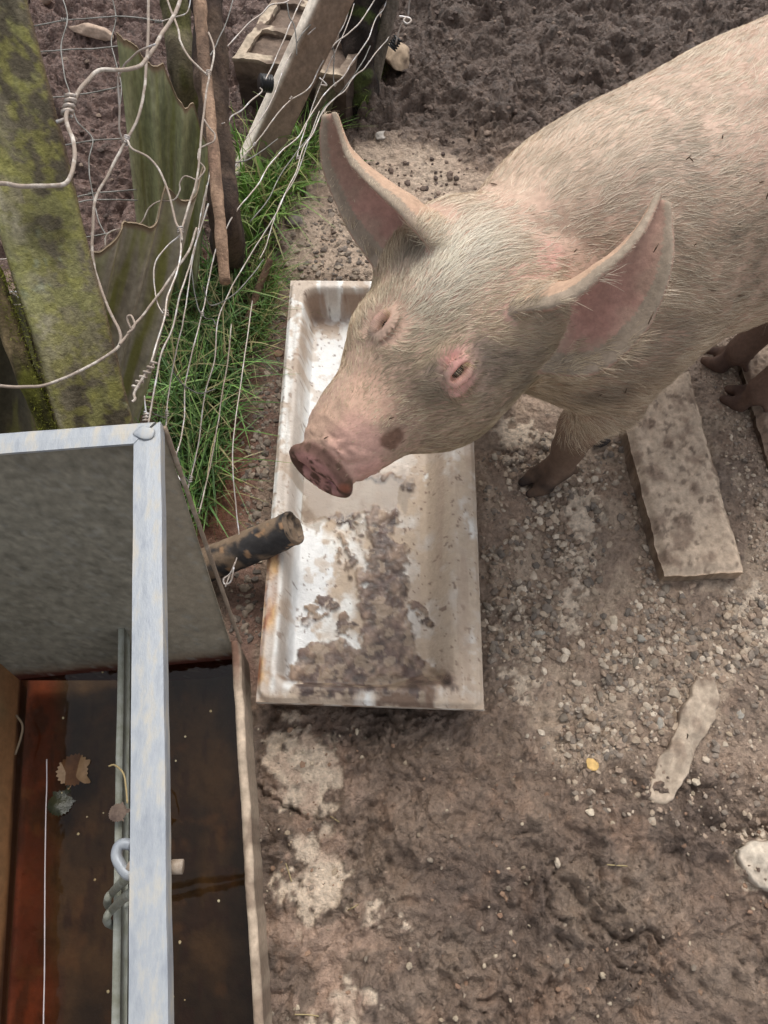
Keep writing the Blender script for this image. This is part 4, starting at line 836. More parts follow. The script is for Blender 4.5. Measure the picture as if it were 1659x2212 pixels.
# long left wall and floor
w0 = G(62, 1440, ZW - .03); w1 = G(-20, 2750, ZW - .03); wt0 = PP(-330, 1150); dirw = nrm(w1 - w0)
Pg = pgrid(wt0, w0, w1, wt0 + (w1 - w0), 120, 60); wn = nrm(np.cross(w1 - w0, wt0 - w0)); wn = wn if wn[2] > 0 else -wn
V, F = slab(Pg, np.broadcast_to(wn, Pg.shape), .003); hh = ((V - w0) @ nrm(wt0 - w0 - dirw * np.dot(wt0 - w0, dirw)))[:, None]; n_ = fbm2(V[:, 1] * 9, hh[:, 0] * 9, 4)[:, None]
C = srgb(104, 96, 70) * (1 + .5 * n_); k = sstep(.26, .03, hh + .1 * n_); C = C * (1 - k) + srgb(132, 94, 62) * k; k = sstep(.03, .02, hh + .012 * n_); C = C * (1 - k) + srgb(70, 48, 36) * k
mesh('side_wall', V, F, M['panel'], trough, col=np.clip(C, 0, 1))
f0 = G(500, 1385, ZW); f1 = G(585, 2800, ZW)
def fl(px, py, z): return G(px, py, z)
# rusty bottom with silt
n, m = 220, 90; u = np.linspace(0, 1, n)[:, None, None]; v = np.linspace(0, 1, m)[None, :, None]
c00 = G(50, 1400, .06); c10 = G(520, 1385, .06); c11 = G(600, 2800, .06); c01 = G(-35, 2750, .06)
Pg = (c00 * (1 - v) + c10 * v) * (1 - u) + (c01 * (1 - v) + c11 * v) * u; x, y = Pg[..., 0], Pg[..., 1]; vv = np.broadcast_to(v[..., 0], x.shape)
Pg[..., 2] += .018 * sstep(.22, .05, vv) + .006 * fbm2(x * 20, y * 20, 4)
n_ = np.clip(.5 + 1.5 * fbm2(x * 16, y * 10, 4), 0, 1)[..., None]; C = srgb(52, 44, 34) * (1 - n_) + srgb(88, 74, 52) * n_
k = sstep(.24, .13, vv + .05 * fbm2(x * 14, y * 14, 4))[..., None]; C = C * (1 - k) + (srgb(122, 64, 44) * (1 - n_) + srgb(92, 46, 34) * n_) * k
k = sstep(.035, .0, vv)[..., None] * .7; C = C * (1 - k) + srgb(100, 62, 44) * k
k = (sstep(.15, .5, fbm2(x * 22 + 9, y * 22, 5)))[..., None] * .45; C = C * (1 - k) + srgb(112, 86, 54) * k
k = (sstep(.1, .4, fbm2(x * 60 + 9, y * 18, 4)))[..., None] * .6; C = C * (1 - k) + srgb(52, 30, 22) * k
V, F = gridsurf(Pg); mesh('bottom', V, F, M['panel'], trough, col=np.clip(C.reshape(-1, 3), 0, 1))
# low front wall with rolled lip
n = 140; t = np.linspace(0, 1, n)
li = np.array([G(499 + (548 - 499) * (py - 1385) / 827., py, ZL) for py in 1385 + t * 1400]); lo_ = np.array([G(517 + (568 - 517) * (py - 1385) / 827., py, ZL) for py in 1385 + t * 1400])
wob = (fbm2(li[:, 1] * 30, li[:, 1] * 0 + 2, 4) * .004)[:, None] * np.array([1, 0, 0]); li = li + wob * .5; lo_ = lo_ + wob
mud_ = (np.clip(fbm2(li[:, 1] * 22, li[:, 1] * 0 + 7, 4), 0, 1) * .006)[:, None] * np.array([0, 0, 1]) ; dz = np.array([0, 0, 1.])
prof = [li - dz * .12, li - dz * .004, li + mud_ * .4, li * .7 + lo_ * .3 + dz * .002 + mud_, li * .3 + lo_ * .7 + dz * .002 + mud_, lo_ + mud_ * .3 - dz * .001, lo_ - dz * .008, lo_ * .8 + li * .2 - dz * .014, lo_ * .3 + li * .7 - dz * .2]
V, F = gridsurf(np.stack(prof, 1)); n_ = fbm2(V[:, 0] * 40, V[:, 1] * 40, 4)[:, None]; C = srgb(178, 160, 140) * (1 + .4 * n_)
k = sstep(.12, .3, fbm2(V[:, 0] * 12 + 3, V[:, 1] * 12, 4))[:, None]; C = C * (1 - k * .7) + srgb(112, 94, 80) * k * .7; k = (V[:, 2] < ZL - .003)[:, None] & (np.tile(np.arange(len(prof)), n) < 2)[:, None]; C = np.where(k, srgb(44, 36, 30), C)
k = sstep(1520, 1420, toimg(V)[1])[:, None] * .6 * (np.tile(np.arange(len(prof)), n) < 5)[:, None]; C = C * (1 - k) + srgb(104, 62, 46) * k
mesh('front_lip', V, F[:, ::-1], M['stone'], trough, col=np.clip(C, 0, 1))
# divider strip low in the trough, its spacer and the wire wound round it
pd0 = PP(257, 1357); zd = pd0[2]
for (xa, xb, dx_, zz, nm) in ((262, 243, 6.5, zd, 'divider_strip'), (276, 262, 4.0, zd - .05, 'divider_strip')):
    a0 = G(xa - dx_, 1357, zz); a1 = G(xa + dx_, 1357, zz); b0 = G(xb - dx_ - 5, 2700, zz); b1 = G(xb + dx_ + 3, 2700, zz)
    Pg = pgrid(a0, a1, b1, b0, 60, 3); Pg[..., 2] += .002 * fbm2(Pg[..., 0] * 10, Pg[..., 1] * 10, 2)
    V, F = slab(Pg, np.array([0, 0, 1.]), .035); mesh(nm, V, F, M['strip'], trough)
tubeobj('bolt', [G(405 - 20, 1872, .69), G(352, 1874, .69), G(300, 1876, .69), G(279, 1868, .69)], .0072, M['galvmud'], trough, sides=12)
tubeobj('bolt', [G(387, 1872, .69) + [.004, 0, 0], G(372, 1872.5, .69)], .0078, M['galvmud'], trough, sides=12, smooth=2)
ez = .69; tubeobj('eye_loop', [G(290, 1888, ez), G(276, 1888, ez), G(262, 1872, ez), G(252, 1850, ez), G(256, 1830, ez), G(268, 1823, ez), G(284, 1825, ez)], .0062, M['galv'], trough, sides=10)
zt = .62
tubeobj('wire_tie', [G(284, 1880, zt), G(270, 1900, zt), G(245, 1925, zd + .03), G(234, 1938, zd + .02), G(233, 1955, zd - .01), G(250, 1962, zd - .04), G(272, 1952, zd - .02)], .0062, M['strip'], trough, sides=10)
tubeobj('wire_tie', [G(284, 1928, zt), G(268, 1940, .5), G(245, 1962, zd + .03), G(232, 1978, zd + .02), G(232, 1992, zd), G(245, 2000, zd - .04)], .0062, M['strip'], trough, sides=10)
# water
mwt = bpy.data.materials.new('trough_water'); mwt.use_nodes = True; t_ = mwt.node_tree; t_.nodes.clear()
o_ = t_.nodes.new('ShaderNodeOutputMaterial'); gl = t_.nodes.new('ShaderNodeBsdfGlossy'); gl.inputs['Roughness'].default_value = .03; tp = t_.nodes.new('ShaderNodeBsdfTransparent'); tp.inputs[0].default_value = (.62, .50, .38, 1)
fr = t_.nodes.new('ShaderNodeFresnel'); fr.inputs[0].default_value = 1.33; mxs = t_.nodes.new('ShaderNodeMixShader'); t_.links.new(fr.outputs[0], mxs.inputs[0]); t_.links.new(tp.outputs[0], mxs.inputs[1]); t_.links.new(gl.outputs[0], mxs.inputs[2]); t_.links.new(mxs.outputs[0], o_.inputs[0])
nb = t_.nodes.new('ShaderNodeTexNoise'); nb.inputs['Scale'].default_value = 14; bp = t_.nodes.new('ShaderNodeBump'); bp.inputs['Strength'].default_value = .12; bp.inputs['Distance'].default_value = .004; t_.links.new(nb.outputs['Fac'], bp.inputs['Height']); t_.links.new(bp.outputs[0], gl.inputs['Normal'])
wq = [PP(30, 1400), None, None, None]; wa = G(48, 1425, ZW); wb = G(505, 1396, ZW); wc = G(585, 2790, ZW); wd = G(-30, 2740, ZW)
o = mesh('water', [wa, wb, wc, wd], [(0, 3, 2, 1)], mwt, smooth=False); tag(o, 'dark still water in the steel trough', 'water', kind='structure')
# things in the water
def leafmesh(c, size, rot, lobes=5):
    n = 110; a = np.arange(n) / n * 2 * np.pi; r_ = np.zeros(n)
    for k, (ca, wd, ht) in enumerate([(0, .34, 1.0), (1.05, .30, .86), (-1.05, .30, .82), (2.0, .32, .60), (-2.05, .32, .58)]):
        d = np.abs((a - ca + np.pi) % (2 * np.pi) - np.pi); r_ = np.maximum(r_, ht * np.clip(1 - (d / (wd * 1.9)) ** 1.15, 0, 1))
    r_ = np.maximum(r_, .64) * (1 + .06 * np.sin(a * 23) + .10 * vn2(a * 3 + lobes, a * 0 + 1)) * size
    P = np.stack([r_ * np.cos(a + rot), r_ * np.sin(a + rot), a * 0], 1); rings = [P * q for q in (1, .8, .6, .4, .2, .02)]; V = np.vstack(rings)
    V[:, 2] = .010 * fbm2(V[:, 0] * 26 + lobes, V[:, 1] * 26, 2) + 2.2 * (V[:, 0] ** 2); V = V + c
    F = [(k * n + i, k * n + (i + 1) % n, (k + 1) * n + (i + 1) % n, (k + 1) * n + i) for k in range(5) for i in range(n)]
    return V, F
M['deadleaf'] = mat('dead_leaf', srgb(108, 84, 60), srgb(136, 110, 82), scale=40, rough=.5, bump=.4, bscale=120, bdist=.002)
V, F = leafmesh(G(158, 1662, ZW + .001), .044, -.6); o = mesh('leaf', V, F, M['deadleaf']); tag(o, 'pale brown lobed dead leaf floating on the trough water', 'leaf')
M['darkleaf'] = mat('rotten_leaf', srgb(30, 34, 24), srgb(52, 52, 34), scale=40, rough=.25, bump=.5, bscale=80, bdist=.003)
V, F = leafmesh(G(130, 1735, ZW + .002), .034, 1.2, 4); o = mesh('leaf', V, F, M['darkleaf']); tag(o, 'blackish rotten wet leaf just below the pale brown leaf', 'leaf')
V, F = leafmesh(G(255, 1755, zd + .012), .022, .2, 4); o = mesh('leaf', V, F, mat('mud_leaf', srgb(74, 60, 54), srgb(112, 96, 84), scale=60, rough=.8)); o_loc = o; tag(o, 'shrivelled muddy leaf stuck on the divider strip of the trough', 'leaf')
o = tubeobj('straw', [G(235, 1655, zd + .015), G(248, 1653, zd + .02), G(266, 1670, zd + .03), G(272, 1700, zd + .03), G(275, 1735, zd + .03)], .0016, mat('straw', srgb(176, 158, 116), srgb(150, 130, 92)), sides=6); tag(o, 'bent dry stalk caught on the divider strip of the trough', 'straw')
o = tubeobj('twig', [G(35, 1545, .16), G(48, 1565, .16), G(46, 1590, .16), G(33, 1630, .16)], .0022, mat('twig_grey', srgb(96, 82, 66), srgb(120, 104, 86)), sides=6); tag(o, 'thin curved grey twig against the left wall of the trough', 'twig')
o = tubeobj('glint', [G(101, 1640, ZW + .002), G(101, 1700, ZW + .002), G(99, 1760, ZW + .002), G(97, 1900, ZW + .002), G(96, 2100, ZW + .002), G(94, 2200, ZW + .002), G(95, 2260, ZW + .002)], .0011, mat('white_glint', srgb(190, 180, 180), rough=.3), sides=6, jit=(.0004, 90)); tag(o, 'thin pale tube added as the bright highlight along the red brown edge of the trough water', 'glint')  # tube added as the bright reflection along the waterline
# specks on the water
parts = []; r_ = np.random.default_rng(12)
for i in range(16):
    px, py = r_.uniform(110, 240) if i % 2 else r_.uniform(365, 500), r_.uniform(1450, 2200); V, F = protos[i % 10]; parts.append((V * r_.uniform(.0012, .0035) * [1, 1, .3] + G(px, py, ZW + .001), F))
V, F = merge(parts); o = mesh('debris', V, F, mat('speck', srgb(140, 120, 84), srgb(180, 170, 140)), smooth=False); tag(o, 'tiny floating specks on the dark trough water', 'debris', kind='stuff')

# ================================================================ POSTS, SHEETS, BLOCK
def woodmat(name, cols, sc=14, stretch=(1, 1, 1), bump=.7):
    return mat(name, cols[0], cols[1], c3=cols[2], scale=130, rough=.9, bump=1., bscale=110, bdist=.006, attr=True, varamt=.45, detail=9)
M['wood'] = woodmat('old_wood', [(.1, .1, .1)] * 3)
def woodcol(V, pal, sc=14, ax=(0, 0, 1), stretch=.25, seed=0):
    ax = nrm(np.array(ax, float)); a = V @ ax; q = V - a[:, None] * ax * (1 - stretch)
    n = np.clip(.5 + 1.5 * fbm3(q * sc + seed, 4), 0, .999) * (len(pal) - 1); i = n.astype(int); f = (n - i)[:, None]; P = np.array([srgb(*c) for c in pal])
    C = P[i] * (1 - f) + P[i + 1] * f; g = fbm3(q * 90 + seed, 2)[:, None]; return np.clip(C * (1 + .55 * g), 0, 1)
moss = [(92, 84, 68), (130, 121, 100), (144, 137, 102), (166, 158, 132), (160, 156, 108), (136, 127, 108)]
mp0 = D(232, 1010, 1.40); mp1 = D(-52, -20, 1.07); mp_ax = mp1 - mp0
post = empty('fence_post', mp0 * [1, 1, 0], 'broad mossy leaning timber post behind the trough, split down its left side', 'post')
nlp = nrm(EYE - (mp0 + mp1) / 2)
V, F = beam(mp0 - mp_ax * .12, mp1 + mp_ax * .25, .128, .07, nlp, nl=260, nw=34, ntk=14, rough=.0035, sc=26)
C = woodcol(V, moss, 11, mp_ax, .3, 3); mk_ = sstep(.05, .3, fbm3(V * 38 + 8, 5))[:, None]; C = C * (1 - .6 * mk_) + srgb(164, 162, 98) * .55 * mk_
lk_ = sstep(.18, .3, fbm3(V * 80 + 2, 3))[:, None] * sstep(-.05, .15, fbm3(V * 9 + 60, 2))[:, None]; C = C * (1 - .5 * lk_) + srgb(158, 166, 142) * .5 * lk_; fm = sstep(.0, .25, fbm3(V * 70 + 40, 3))[:, None] * .5; C = C * (1 - fm) + srgb(150, 146, 76) * fm
sd_ = nrm(np.cross(mp_ax, nlp)); rel = (V - mp0) @ sd_; redk = sstep(.055, .064, np.abs(rel))[:, None] * .6; C = C * (1 - redk) + srgb(104, 82, 68) * redk
wetk = np.exp(-(np.linalg.norm(V - D(90, 500, 1.2), axis=1) / .045) ** 2)[:, None] * .75; C = C * (1 - wetk) + srgb(52, 44, 30) * wetk
mesh('timber', V, F, M['wood'], post, col=np.clip(C, 0, 1))
sgn = 1 if np.dot(sd_, RGT) > 0 else -1; lsd = -sd_ * sgn
V, F = beam(mp0 - mp_ax * .1 + lsd * .071, mp0 + mp_ax * .52 + lsd * .094, .034, .06, nlp, nl=150, nw=14, ntk=10, rough=.009, sc=30, taper=1.0)
C = woodcol(V, [(48, 44, 26), (84, 84, 38), (112, 112, 48), (70, 62, 40), (120, 104, 76)], 22, mp_ax, .4, 6); mesh('split_slab', V, F, M['wood'], post, col=C)
# moss tufts along the split
k = 2600; tt = rng.random(k); rt = mp0 - mp_ax * .1 + mp_ax * (tt * .6)[:, None] + lsd * (.06 + rng.random(k) * .03)[:, None] + nlp * .027 + rng.normal(0, .003, (k, 3)); dd_ = nrm(nlp + rng.normal(0, .7, (k, 3))); V, F = ribbons(rt, dd_, nrm(rng.normal(size=(k, 3))), rng.uniform(.003, .009, k), np.full(k, .0012), rng.normal(0, .001, (k, 3)), 2, .3)
mesh('moss', V, F, M['leaf'], post, col=np.repeat(srgb(122, 124, 48) * rng.uniform(.5, 1.2, (k, 1)), 6, 0))
# corrugated sheets
def sheet(name, TL, TR, BR, BL_, label, amp, waves, pal, edge=None, seed=0, th=.004, green=0, bottomk=0):
    n, m = 90, 130; u = np.linspace(0, 1, n)[:, None]; v = np.linspace(0, 1, m)[None, :]
    top = 0 if edge is None else np.interp(v, np.linspace(0, 1, len(edge)), edge) + .012 * fbm2(v * 20 + seed, v * 0 + 1, 3)
    uu = top + (1 - top) * u; uu = uu[..., None]; w2 = v[..., None]
    Pg = (TL * (1 - w2) + TR * w2) * (1 - uu) + (BL_ * (1 - w2) + BR * w2) * uu
    N = nrm(np.cross(BL_ - TL, TR - TL)); N = N if N @ (EYE - TL) > 0 else -N
    Pg = Pg + N * (amp * np.sin(v * waves * 2 * np.pi + seed))[..., None] + N * (.004 * fbm2(Pg[..., 0] * 8, Pg[..., 2] * 8, 2))[..., None]
    V, F = slab(Pg, np.broadcast_to(N, Pg.shape), th); vv = np.tile(np.broadcast_to(v, (n, m)).ravel(), 2); uf = np.tile(np.broadcast_to(uu[..., 0], (n, m)).ravel(), 2)
    P = np.array([srgb(*c) for c in pal]); s_ = np.clip(.5 + 1.2 * fbm2(vv * 9 + seed, uf * 1.6, 4), 0, .999) * (len(pal) - 1); i = s_.astype(int); f = (s_ - i)[:, None]; C = P[i] * (1 - f) + P[i + 1] * f
    C = C * (1 + .35 * fbm2(vv * 60, uf * 50, 3)[:, None]); g = (sstep(.05, .3, fbm2(vv * 13 + 3 + seed, uf * 2, 4)) * green)[:, None]; C = C * (1 - g) + srgb(146, 148, 74) * g
    ek = np.zeros(len(V)); ek2 = ((uf - np.tile(np.broadcast_to(top + 0 * u, (n, m)).ravel(), 2)) < .012)[:, None]; C = np.where(ek2, srgb(140, 122, 100), C)
    o = mesh(name, V, F, M['panel'], col=np.clip(C, 0, 1)); tag(o, label, 'sheet'); return o
sheet('corrugated_sheet', G(250, 60, .70), G(470, 150, .60), G(420, 660, .0), G(318, 700, .0), 'tall mossy green corrugated sheet standing behind the fence wire', .014, 3.2, [(134, 138, 108), (152, 154, 116), (164, 164, 132), (148, 142, 122)], [.0, .02, .05, .06, .05, .12, .15, .14, .22, .26], 1, green=.5)
sheet('corrugated_sheet', G(170, 520, .60), G(452, 372, .60), G(300, 960, .0), G(60, 1040, .0), 'lower brown corrugated sheet with a wavy top edge, just right of the mossy post', .017, 3.4, [(160, 152, 136), (172, 164, 148), (164, 160, 124), (182, 170, 154)], [.10, .10, .08, .02, .05, .06, .06, .0, .04, .02, .0], 2, green=.75)
sheet('corrugated_sheet', G(-120, 630, .48), G(150, 655, .48), G(200, 1010, .0), G(-160, 1010, .0), 'dark corrugated sheet low at the left edge behind the trough', .014, 2.4, [(74, 72, 60), (88, 84, 68), (96, 94, 62), (84, 80, 68)], None, 3, green=.3)
# round peeled stick and dark trunk
bark = [(104, 84, 70), (140, 114, 94), (164, 136, 114), (122, 98, 82)]
s0 = D(486, 610, 1.50); s1 = D(427, -60, 1.66)
V, F = tube([s0, D(476, 500, 1.52), D(466, 380, 1.55), D(455, 260, 1.58), D(440, 120, 1.62), D(432, 20, 1.65), s1], [.0105, .0115, .012, .0115, .0125, .0145, .015], sides=16, smooth=14, jit=(.004, 26)); 
o = mesh('stick', V, fixquads(F), M['wood'], col=woodcol(V, bark, 26, (s1 - s0), .3, 2)); tag(o, 'peeled brown stick hanging in the fence wire with a cut lower end', 'stick')
V, F = tube([G(500, 585, -.02), D(487, 480, 1.80), D(470, 330, 1.78), D(455, 160, 1.76), D(440, -60, 1.74)], [.042, .040, .036, .036, .036], sides=26, smooth=26, jit=(.016, 16)); 
o = mesh('fence_stake', V, fixquads(F), M['wood'], col=woodcol(V, [(52, 42, 36), (74, 60, 52), (92, 76, 64), (64, 52, 44)], 16, (0, .3, 1), .2, 9)); tag(o, 'dark weathered stake right behind the peeled brown stick', 'stake')
V, F = tube([G(405, 330, .0), D(398, 180, 1.95), D(385, 60, 1.92), D(372, -60, 1.9)], [.034, .034, .036, .04], sides=22, smooth=24, jit=(.012, 18)); V = V
o = mesh('fence_stake', V, fixquads(F), M['wood'], col=woodcol(V, [(58, 54, 34), (84, 82, 48), (98, 90, 70), (70, 62, 46)], 16, (0, .3, 1), .2, 19)); tag(o, 'mossy split stake above the tall green corrugated sheet', 'stake')
# cut twig in grass
V, F = tube([G(585, 560, .10), G(560, 620, .06), G(535, 690, .03), G(512, 765, .015)], [.008, .0095, .009, .008], sides=12, smooth=14, jit=(.003, 40)); 
o = mesh('cut_branch', V, fixquads(F), M['wood'], col=woodcol(V, [(84, 64, 52), (112, 88, 70), (96, 76, 62)], 30, (0, 1, 0), .3, 4)); tag(o, 'short cut brown branch lying in the grass left of the sink', 'branch')
# leaning plank
p0 = G(512, 440, -.01); p1 = G(735, -40, .42); pax = p1 - p0; fc_ = nrm(np.cross(pax, UPV)); 
cam_ = EYE - (p0 + p1) / 2; cam_ = nrm(cam_ - pax * (cam_ @ pax) / (pax @ pax)); rr2 = np.cross(nrm(pax), cam_); rr2 = rr2 if rr2 @ RGT > 0 else -rr2; fdir = nrm(cam_ * .80 + rr2 * .60)
V, F = beam(p0, p1 + pax * .1, .105, .034, fdir, nl=130, nw=16, ntk=10, rough=.0012, sc=30, round_=.12)
nz = fbm3(V * 60, 3)[:, None]; ff_ = ((V - p0 - pax * (((V - p0) @ pax) / (pax @ pax))[:, None]) @ fdir)[:, None]; C = srgb(132, 114, 99) * (1 + .4 * nz); fo_ = nrm(fdir - pax * (fdir @ pax) / (pax @ pax)); so_ = np.cross(nrm(pax), fo_); so_ = so_ if so_ @ RGT < 0 else -so_; k = sstep(.044, .050, (V - p0 - pax * (((V - p0) @ pax) / (pax @ pax))[:, None]) @ so_)[:, None]; C = C * (1 - k) + srgb(236, 224, 208) * (1 + .3 * nz) * k  # narrow left face painted much paler: its lit look is put into the colour
k = sstep(.08, .3, fbm3(V * 9 + 4, 3))[:, None]; C = C * (1 - .4 * k) + srgb(112, 92, 76) * .4 * k
o = mesh('plank', V, F, M['stone'], col=np.clip(C, 0, 1)); tag(o, 'pale straight plank propped diagonally between the hollow block and the dark old post', 'plank')
# dark old post and thin stake
V, F = tube([G(775, 262, -.02), D(772, 170, 2.25), D(780, 60, 2.18), D(795, -80, 2.1)], [.058, .054, .06, .062], sides=36, smooth=40, jit=(.035, 13)); 
C = woodcol(V, [(26, 22, 20), (44, 37, 33), (66, 56, 50), (34, 30, 26)], 18, (0, .2, 1), .15, 29); k = sstep(.08, .22, fbm3(V * 22, 3))[:, None] * .65; C = C * (1 - k) + srgb(70, 84, 36) * k
o = mesh('fence_post', V, fixquads(F), M['wood'], col=C); tag(o, 'dark rotten round post with green moss at the top of the picture', 'post')
V, F = beam(G(788, 246, .0), D(862, -60, 2.12), .042, .03, nrm(EYE - G(800, 200, .1)), nl=80, nw=10, ntk=6, rough=.002, sc=30)
o = mesh('fence_stake', V, F, M['wood'], col=woodcol(V, [(104, 96, 88), (128, 118, 106), (112, 104, 90), (96, 86, 76)], 20, (0, .3, 1), .2, 39)); tag(o, 'thin grey squared stake leaning right beside the dark rotten post', 'stake')
V, F = beam(G(663, 330, -.01), G(712, 175, .16), .055, .02, nrm(EYE - G(680, 260, .1) + [.4, 0, 0]), nl=60, nw=10, ntk=6, rough=.002, sc=30)
o = mesh('board', V, F, M['wood'], col=woodcol(V, [(104, 94, 80), (128, 116, 98), (92, 88, 66)], 20, (0, .3, 1), .2, 49)); tag(o, 'short weathered board end between the pale plank and the dark post', 'board')
# hollow concrete block
bc = G(503, 122, .19); bx_ = nrm(G(648, 148, .19) - bc); by_ = nrm(G(590, -2, .19) - bc); BW, BLn = .33, .30
bm = bmesh.new(); xs = [0, .026, .152, .178, .304, .33]; ys = [0, .030, .135, .16, .27, .30]
def bq(x, y, z): return Vector(tuple(bc + bx_ * x + by_ * y + np.array([0, 0, z])))
def face(pts): bm.faces.new([bm.verts.new(p) for p in pts])
hole = lambda i, j: i in (1, 3) and j in (1, 3)
for i in range(5):
    for j in range(5):
        z = -.018 if hole(i, j) else 0
        face([bq(xs[i], ys[j], z), bq(xs[i + 1], ys[j], z), bq(xs[i + 1], ys[j + 1], z), bq(xs[i], ys[j + 1], z)])
        if hole(i, j):
            c4 = [(xs[i], ys[j]), (xs[i + 1], ys[j]), (xs[i + 1], ys[j + 1]), (xs[i], ys[j + 1])]
            for a in range(4): p_, q_ = c4[a], c4[(a + 1) % 4]; face([bq(*p_, 0), bq(*q_, 0), bq(*q_, -.018), bq(*p_, -.018)])
c4 = [(0, 0), (BW, 0), (BW, BLn), (0, BLn)]
for a in range(4): p_, q_ = c4[a], c4[(a + 1) % 4]; face([bq(*q_, 0), bq(*p_, 0), bq(*p_, -.20), bq(*q_, -.20)])
bmesh.ops.remove_doubles(bm, verts=bm.verts, dist=.0005); bmesh.ops.triangulate(bm, faces=bm.faces)
for _ in range(4): bmesh.ops.subdivide_edges(bm, edges=[e for e in bm.edges if e.calc_length() > .012], cuts=1); bmesh.ops.triangulate(bm, faces=[f for f in bm.faces if len(f.verts) > 3])
bm.verts.index_update(); V = np.array([v.co[:] for v in bm.verts]); F = [[v.index for v in f.verts] for f in bm.faces]; bm.free()
V = V + np.stack([fbm3(V * 30, 3), fbm3(V * 30 + 9, 3), fbm3(V * 30 + 19, 3)], 1) * .008
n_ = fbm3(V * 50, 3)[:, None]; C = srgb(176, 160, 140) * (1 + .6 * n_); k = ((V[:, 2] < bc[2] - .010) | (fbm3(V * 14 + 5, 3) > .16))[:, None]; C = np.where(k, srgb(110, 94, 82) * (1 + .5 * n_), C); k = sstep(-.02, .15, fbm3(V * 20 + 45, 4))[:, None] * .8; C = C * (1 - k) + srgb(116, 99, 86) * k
fk = (V[:, 2] < bc[2] - .05)[:, None]; C = np.where(fk, srgb(70, 58, 50) * (1 + .5 * n_), C)  # shade on the upright faces put into their colour
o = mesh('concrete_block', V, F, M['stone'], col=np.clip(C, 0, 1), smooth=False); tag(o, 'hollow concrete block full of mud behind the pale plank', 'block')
# black insulators
def insulator(c, ax, r, label):
    ax = nrm(np.array(ax, float)); rr = []; zz = []
    for i in range(5): zz += [i * .007, i * .007 + .002, i * .007 + .004]; rr += [r, r, r * .62]
    P = [c + ax * z for z in zz]; V, F = tube(P, .01, sides=20, smooth=1); R_ = np.repeat(rr, 20); cen = np.repeat(P, 20, 0); V[:len(cen)] = cen + nrm(V[:len(cen)] - cen) * R_[:, None]
    o = mesh('insulator', V, fixquads(F), M['black'], smooth=True); tag(o, label, 'insulator', 'black ribbed wire insulators')
insulator(G(562, 178, .28), [.8, .3, -.35], .022, 'black ribbed plastic insulator on the wire before the pale plank')
insulator(G(846, 104, .20), [.5, .3, .6], .015, 'small dark insulator on the wire above the upright buff stone')

# ================================================================ PIPE over the sink edge
a0 = G(420, 1232, .06); a1 = G(634, 1140, .175); pipe = empty('pipe', G(520, 1190, 0), 'muddy black pipe resting on the left rim of the sink', 'pipe')
V, F = tube([a0 - (a1 - a0) * .25, a0, (a0 + a1) / 2 + [0, 0, -.004], a1], [.036, .037, .037, .036], sides=48, smooth=30, caps=False, jit=(.004, 34)); ax_ = nrm(a1 - a0)
N_ = nrm(V - (a0 + np.outer((V - a0) @ ax_, ax_))); n_ = fbm3(V * 22, 4); C = np.tile(srgb(54, 52, 52), (len(V), 1)) * (1 + .5 * fbm3(V * 80, 2))[:, None]; k = sstep(-.10, .16, n_ + .14 * (-N_[:, 2]) + .04)[:, None]; C = C * (1 - k) + srgb(122, 104, 86) * k
k = sstep(.3, .34, fbm3(V * 50 + 4, 2))[:, None]; C = C * (1 - k) + srgb(150, 120, 92) * k
mesh('tube', V, F, M['stone'], pipe, col=np.clip(C, 0, 1))
cc = nrm(np.cross(ax_, [0, 0, 1])); c2_ = np.cross(cc, ax_); a = np.linspace(0, 2 * np.pi, 41); ringv = lambda r_, d_: a1 + ax_ * d_ + (np.cos(a)[:, None] * cc + np.sin(a)[:, None] * c2_) * r_
Pg = np.stack([ringv(.0365, -.004), ringv(.0360, .002), ringv(.032, .005), ringv(.029, .002), ringv(.026, -.004), ringv(.016, -.003), ringv(.001, -.001)]); Pg = Pg + .004 * np.stack([fbm3(Pg.reshape(-1, 3) * 60, 3).reshape(Pg.shape[:2])] * 3, -1)
V, F = gridsurf(Pg); n_ = np.clip(.5 + 2 * fbm3(V * 70, 3), 0, 1)[:, None]; mesh('plugged_end', V, F, M['stone'], pipe, col=srgb(62, 54, 48) * n_ + srgb(124, 106, 88) * (1 - n_))

# ================================================================ WIRE FENCE
fence = empty('wire_fence', G(500, 500, 0), 'tangled slack wire netting strung from the mossy post across sheets and grass', 'fence')
WR = .00145
def wire(pts, dep, m='wire', r=WR, wob=1):      # pts in photo coordinates, dep: depth along the wire
    n = len(pts); dp = np.interp(np.linspace(0, 1, n), np.linspace(0, 1, len(dep)), dep)
    P = [D(p[0], p[1], d) for p, d in zip(pts, dp)]; P = catmull(P, 7); P = P + .0016 * wob * np.stack([fbm3(P * 30, 2), fbm3(P * 30 + 9, 2), fbm3(P * 30 + 5, 2)], 1)
    V, F = tube(P, r, sides=7, smooth=1, jit=(.0003, 200)); return mesh('wire', V, fixquads(F), M[m], fence)
def knot(px, py, dep, ang=0, L=16, r=WR, turns=3, m='wire'):
    c = D(px, py, dep); ax = nrm(RGT * math.cos(math.radians(ang)) - UPV * math.sin(math.radians(ang))); u_ = nrm(np.cross(ax, FWD)); v_ = np.cross(ax, u_); s = dep / FPX
    t = np.linspace(-.5, .5, turns * 8); P = c + np.outer(t * L * s, ax) + np.cos(t * turns * 2 * np.pi)[:, None] * u_ * r * 2.1 + np.sin(t * turns * 2 * np.pi)[:, None] * v_ * r * 2.1
    V, F = tube(P, r * .9, sides=6, smooth=1); mesh('knot', V, fixquads(F), M[m], fence)
wire([(70, 57), (130, 45), (190, 40), (250, 35), (300, 38), (347, 47)], [1.65, 1.7], 'wire_dark'); knot(138, 43, 1.66, 0, 14, m='wire_dark'); knot(342, 46, 1.7, 5, 14, m='wire_dark')
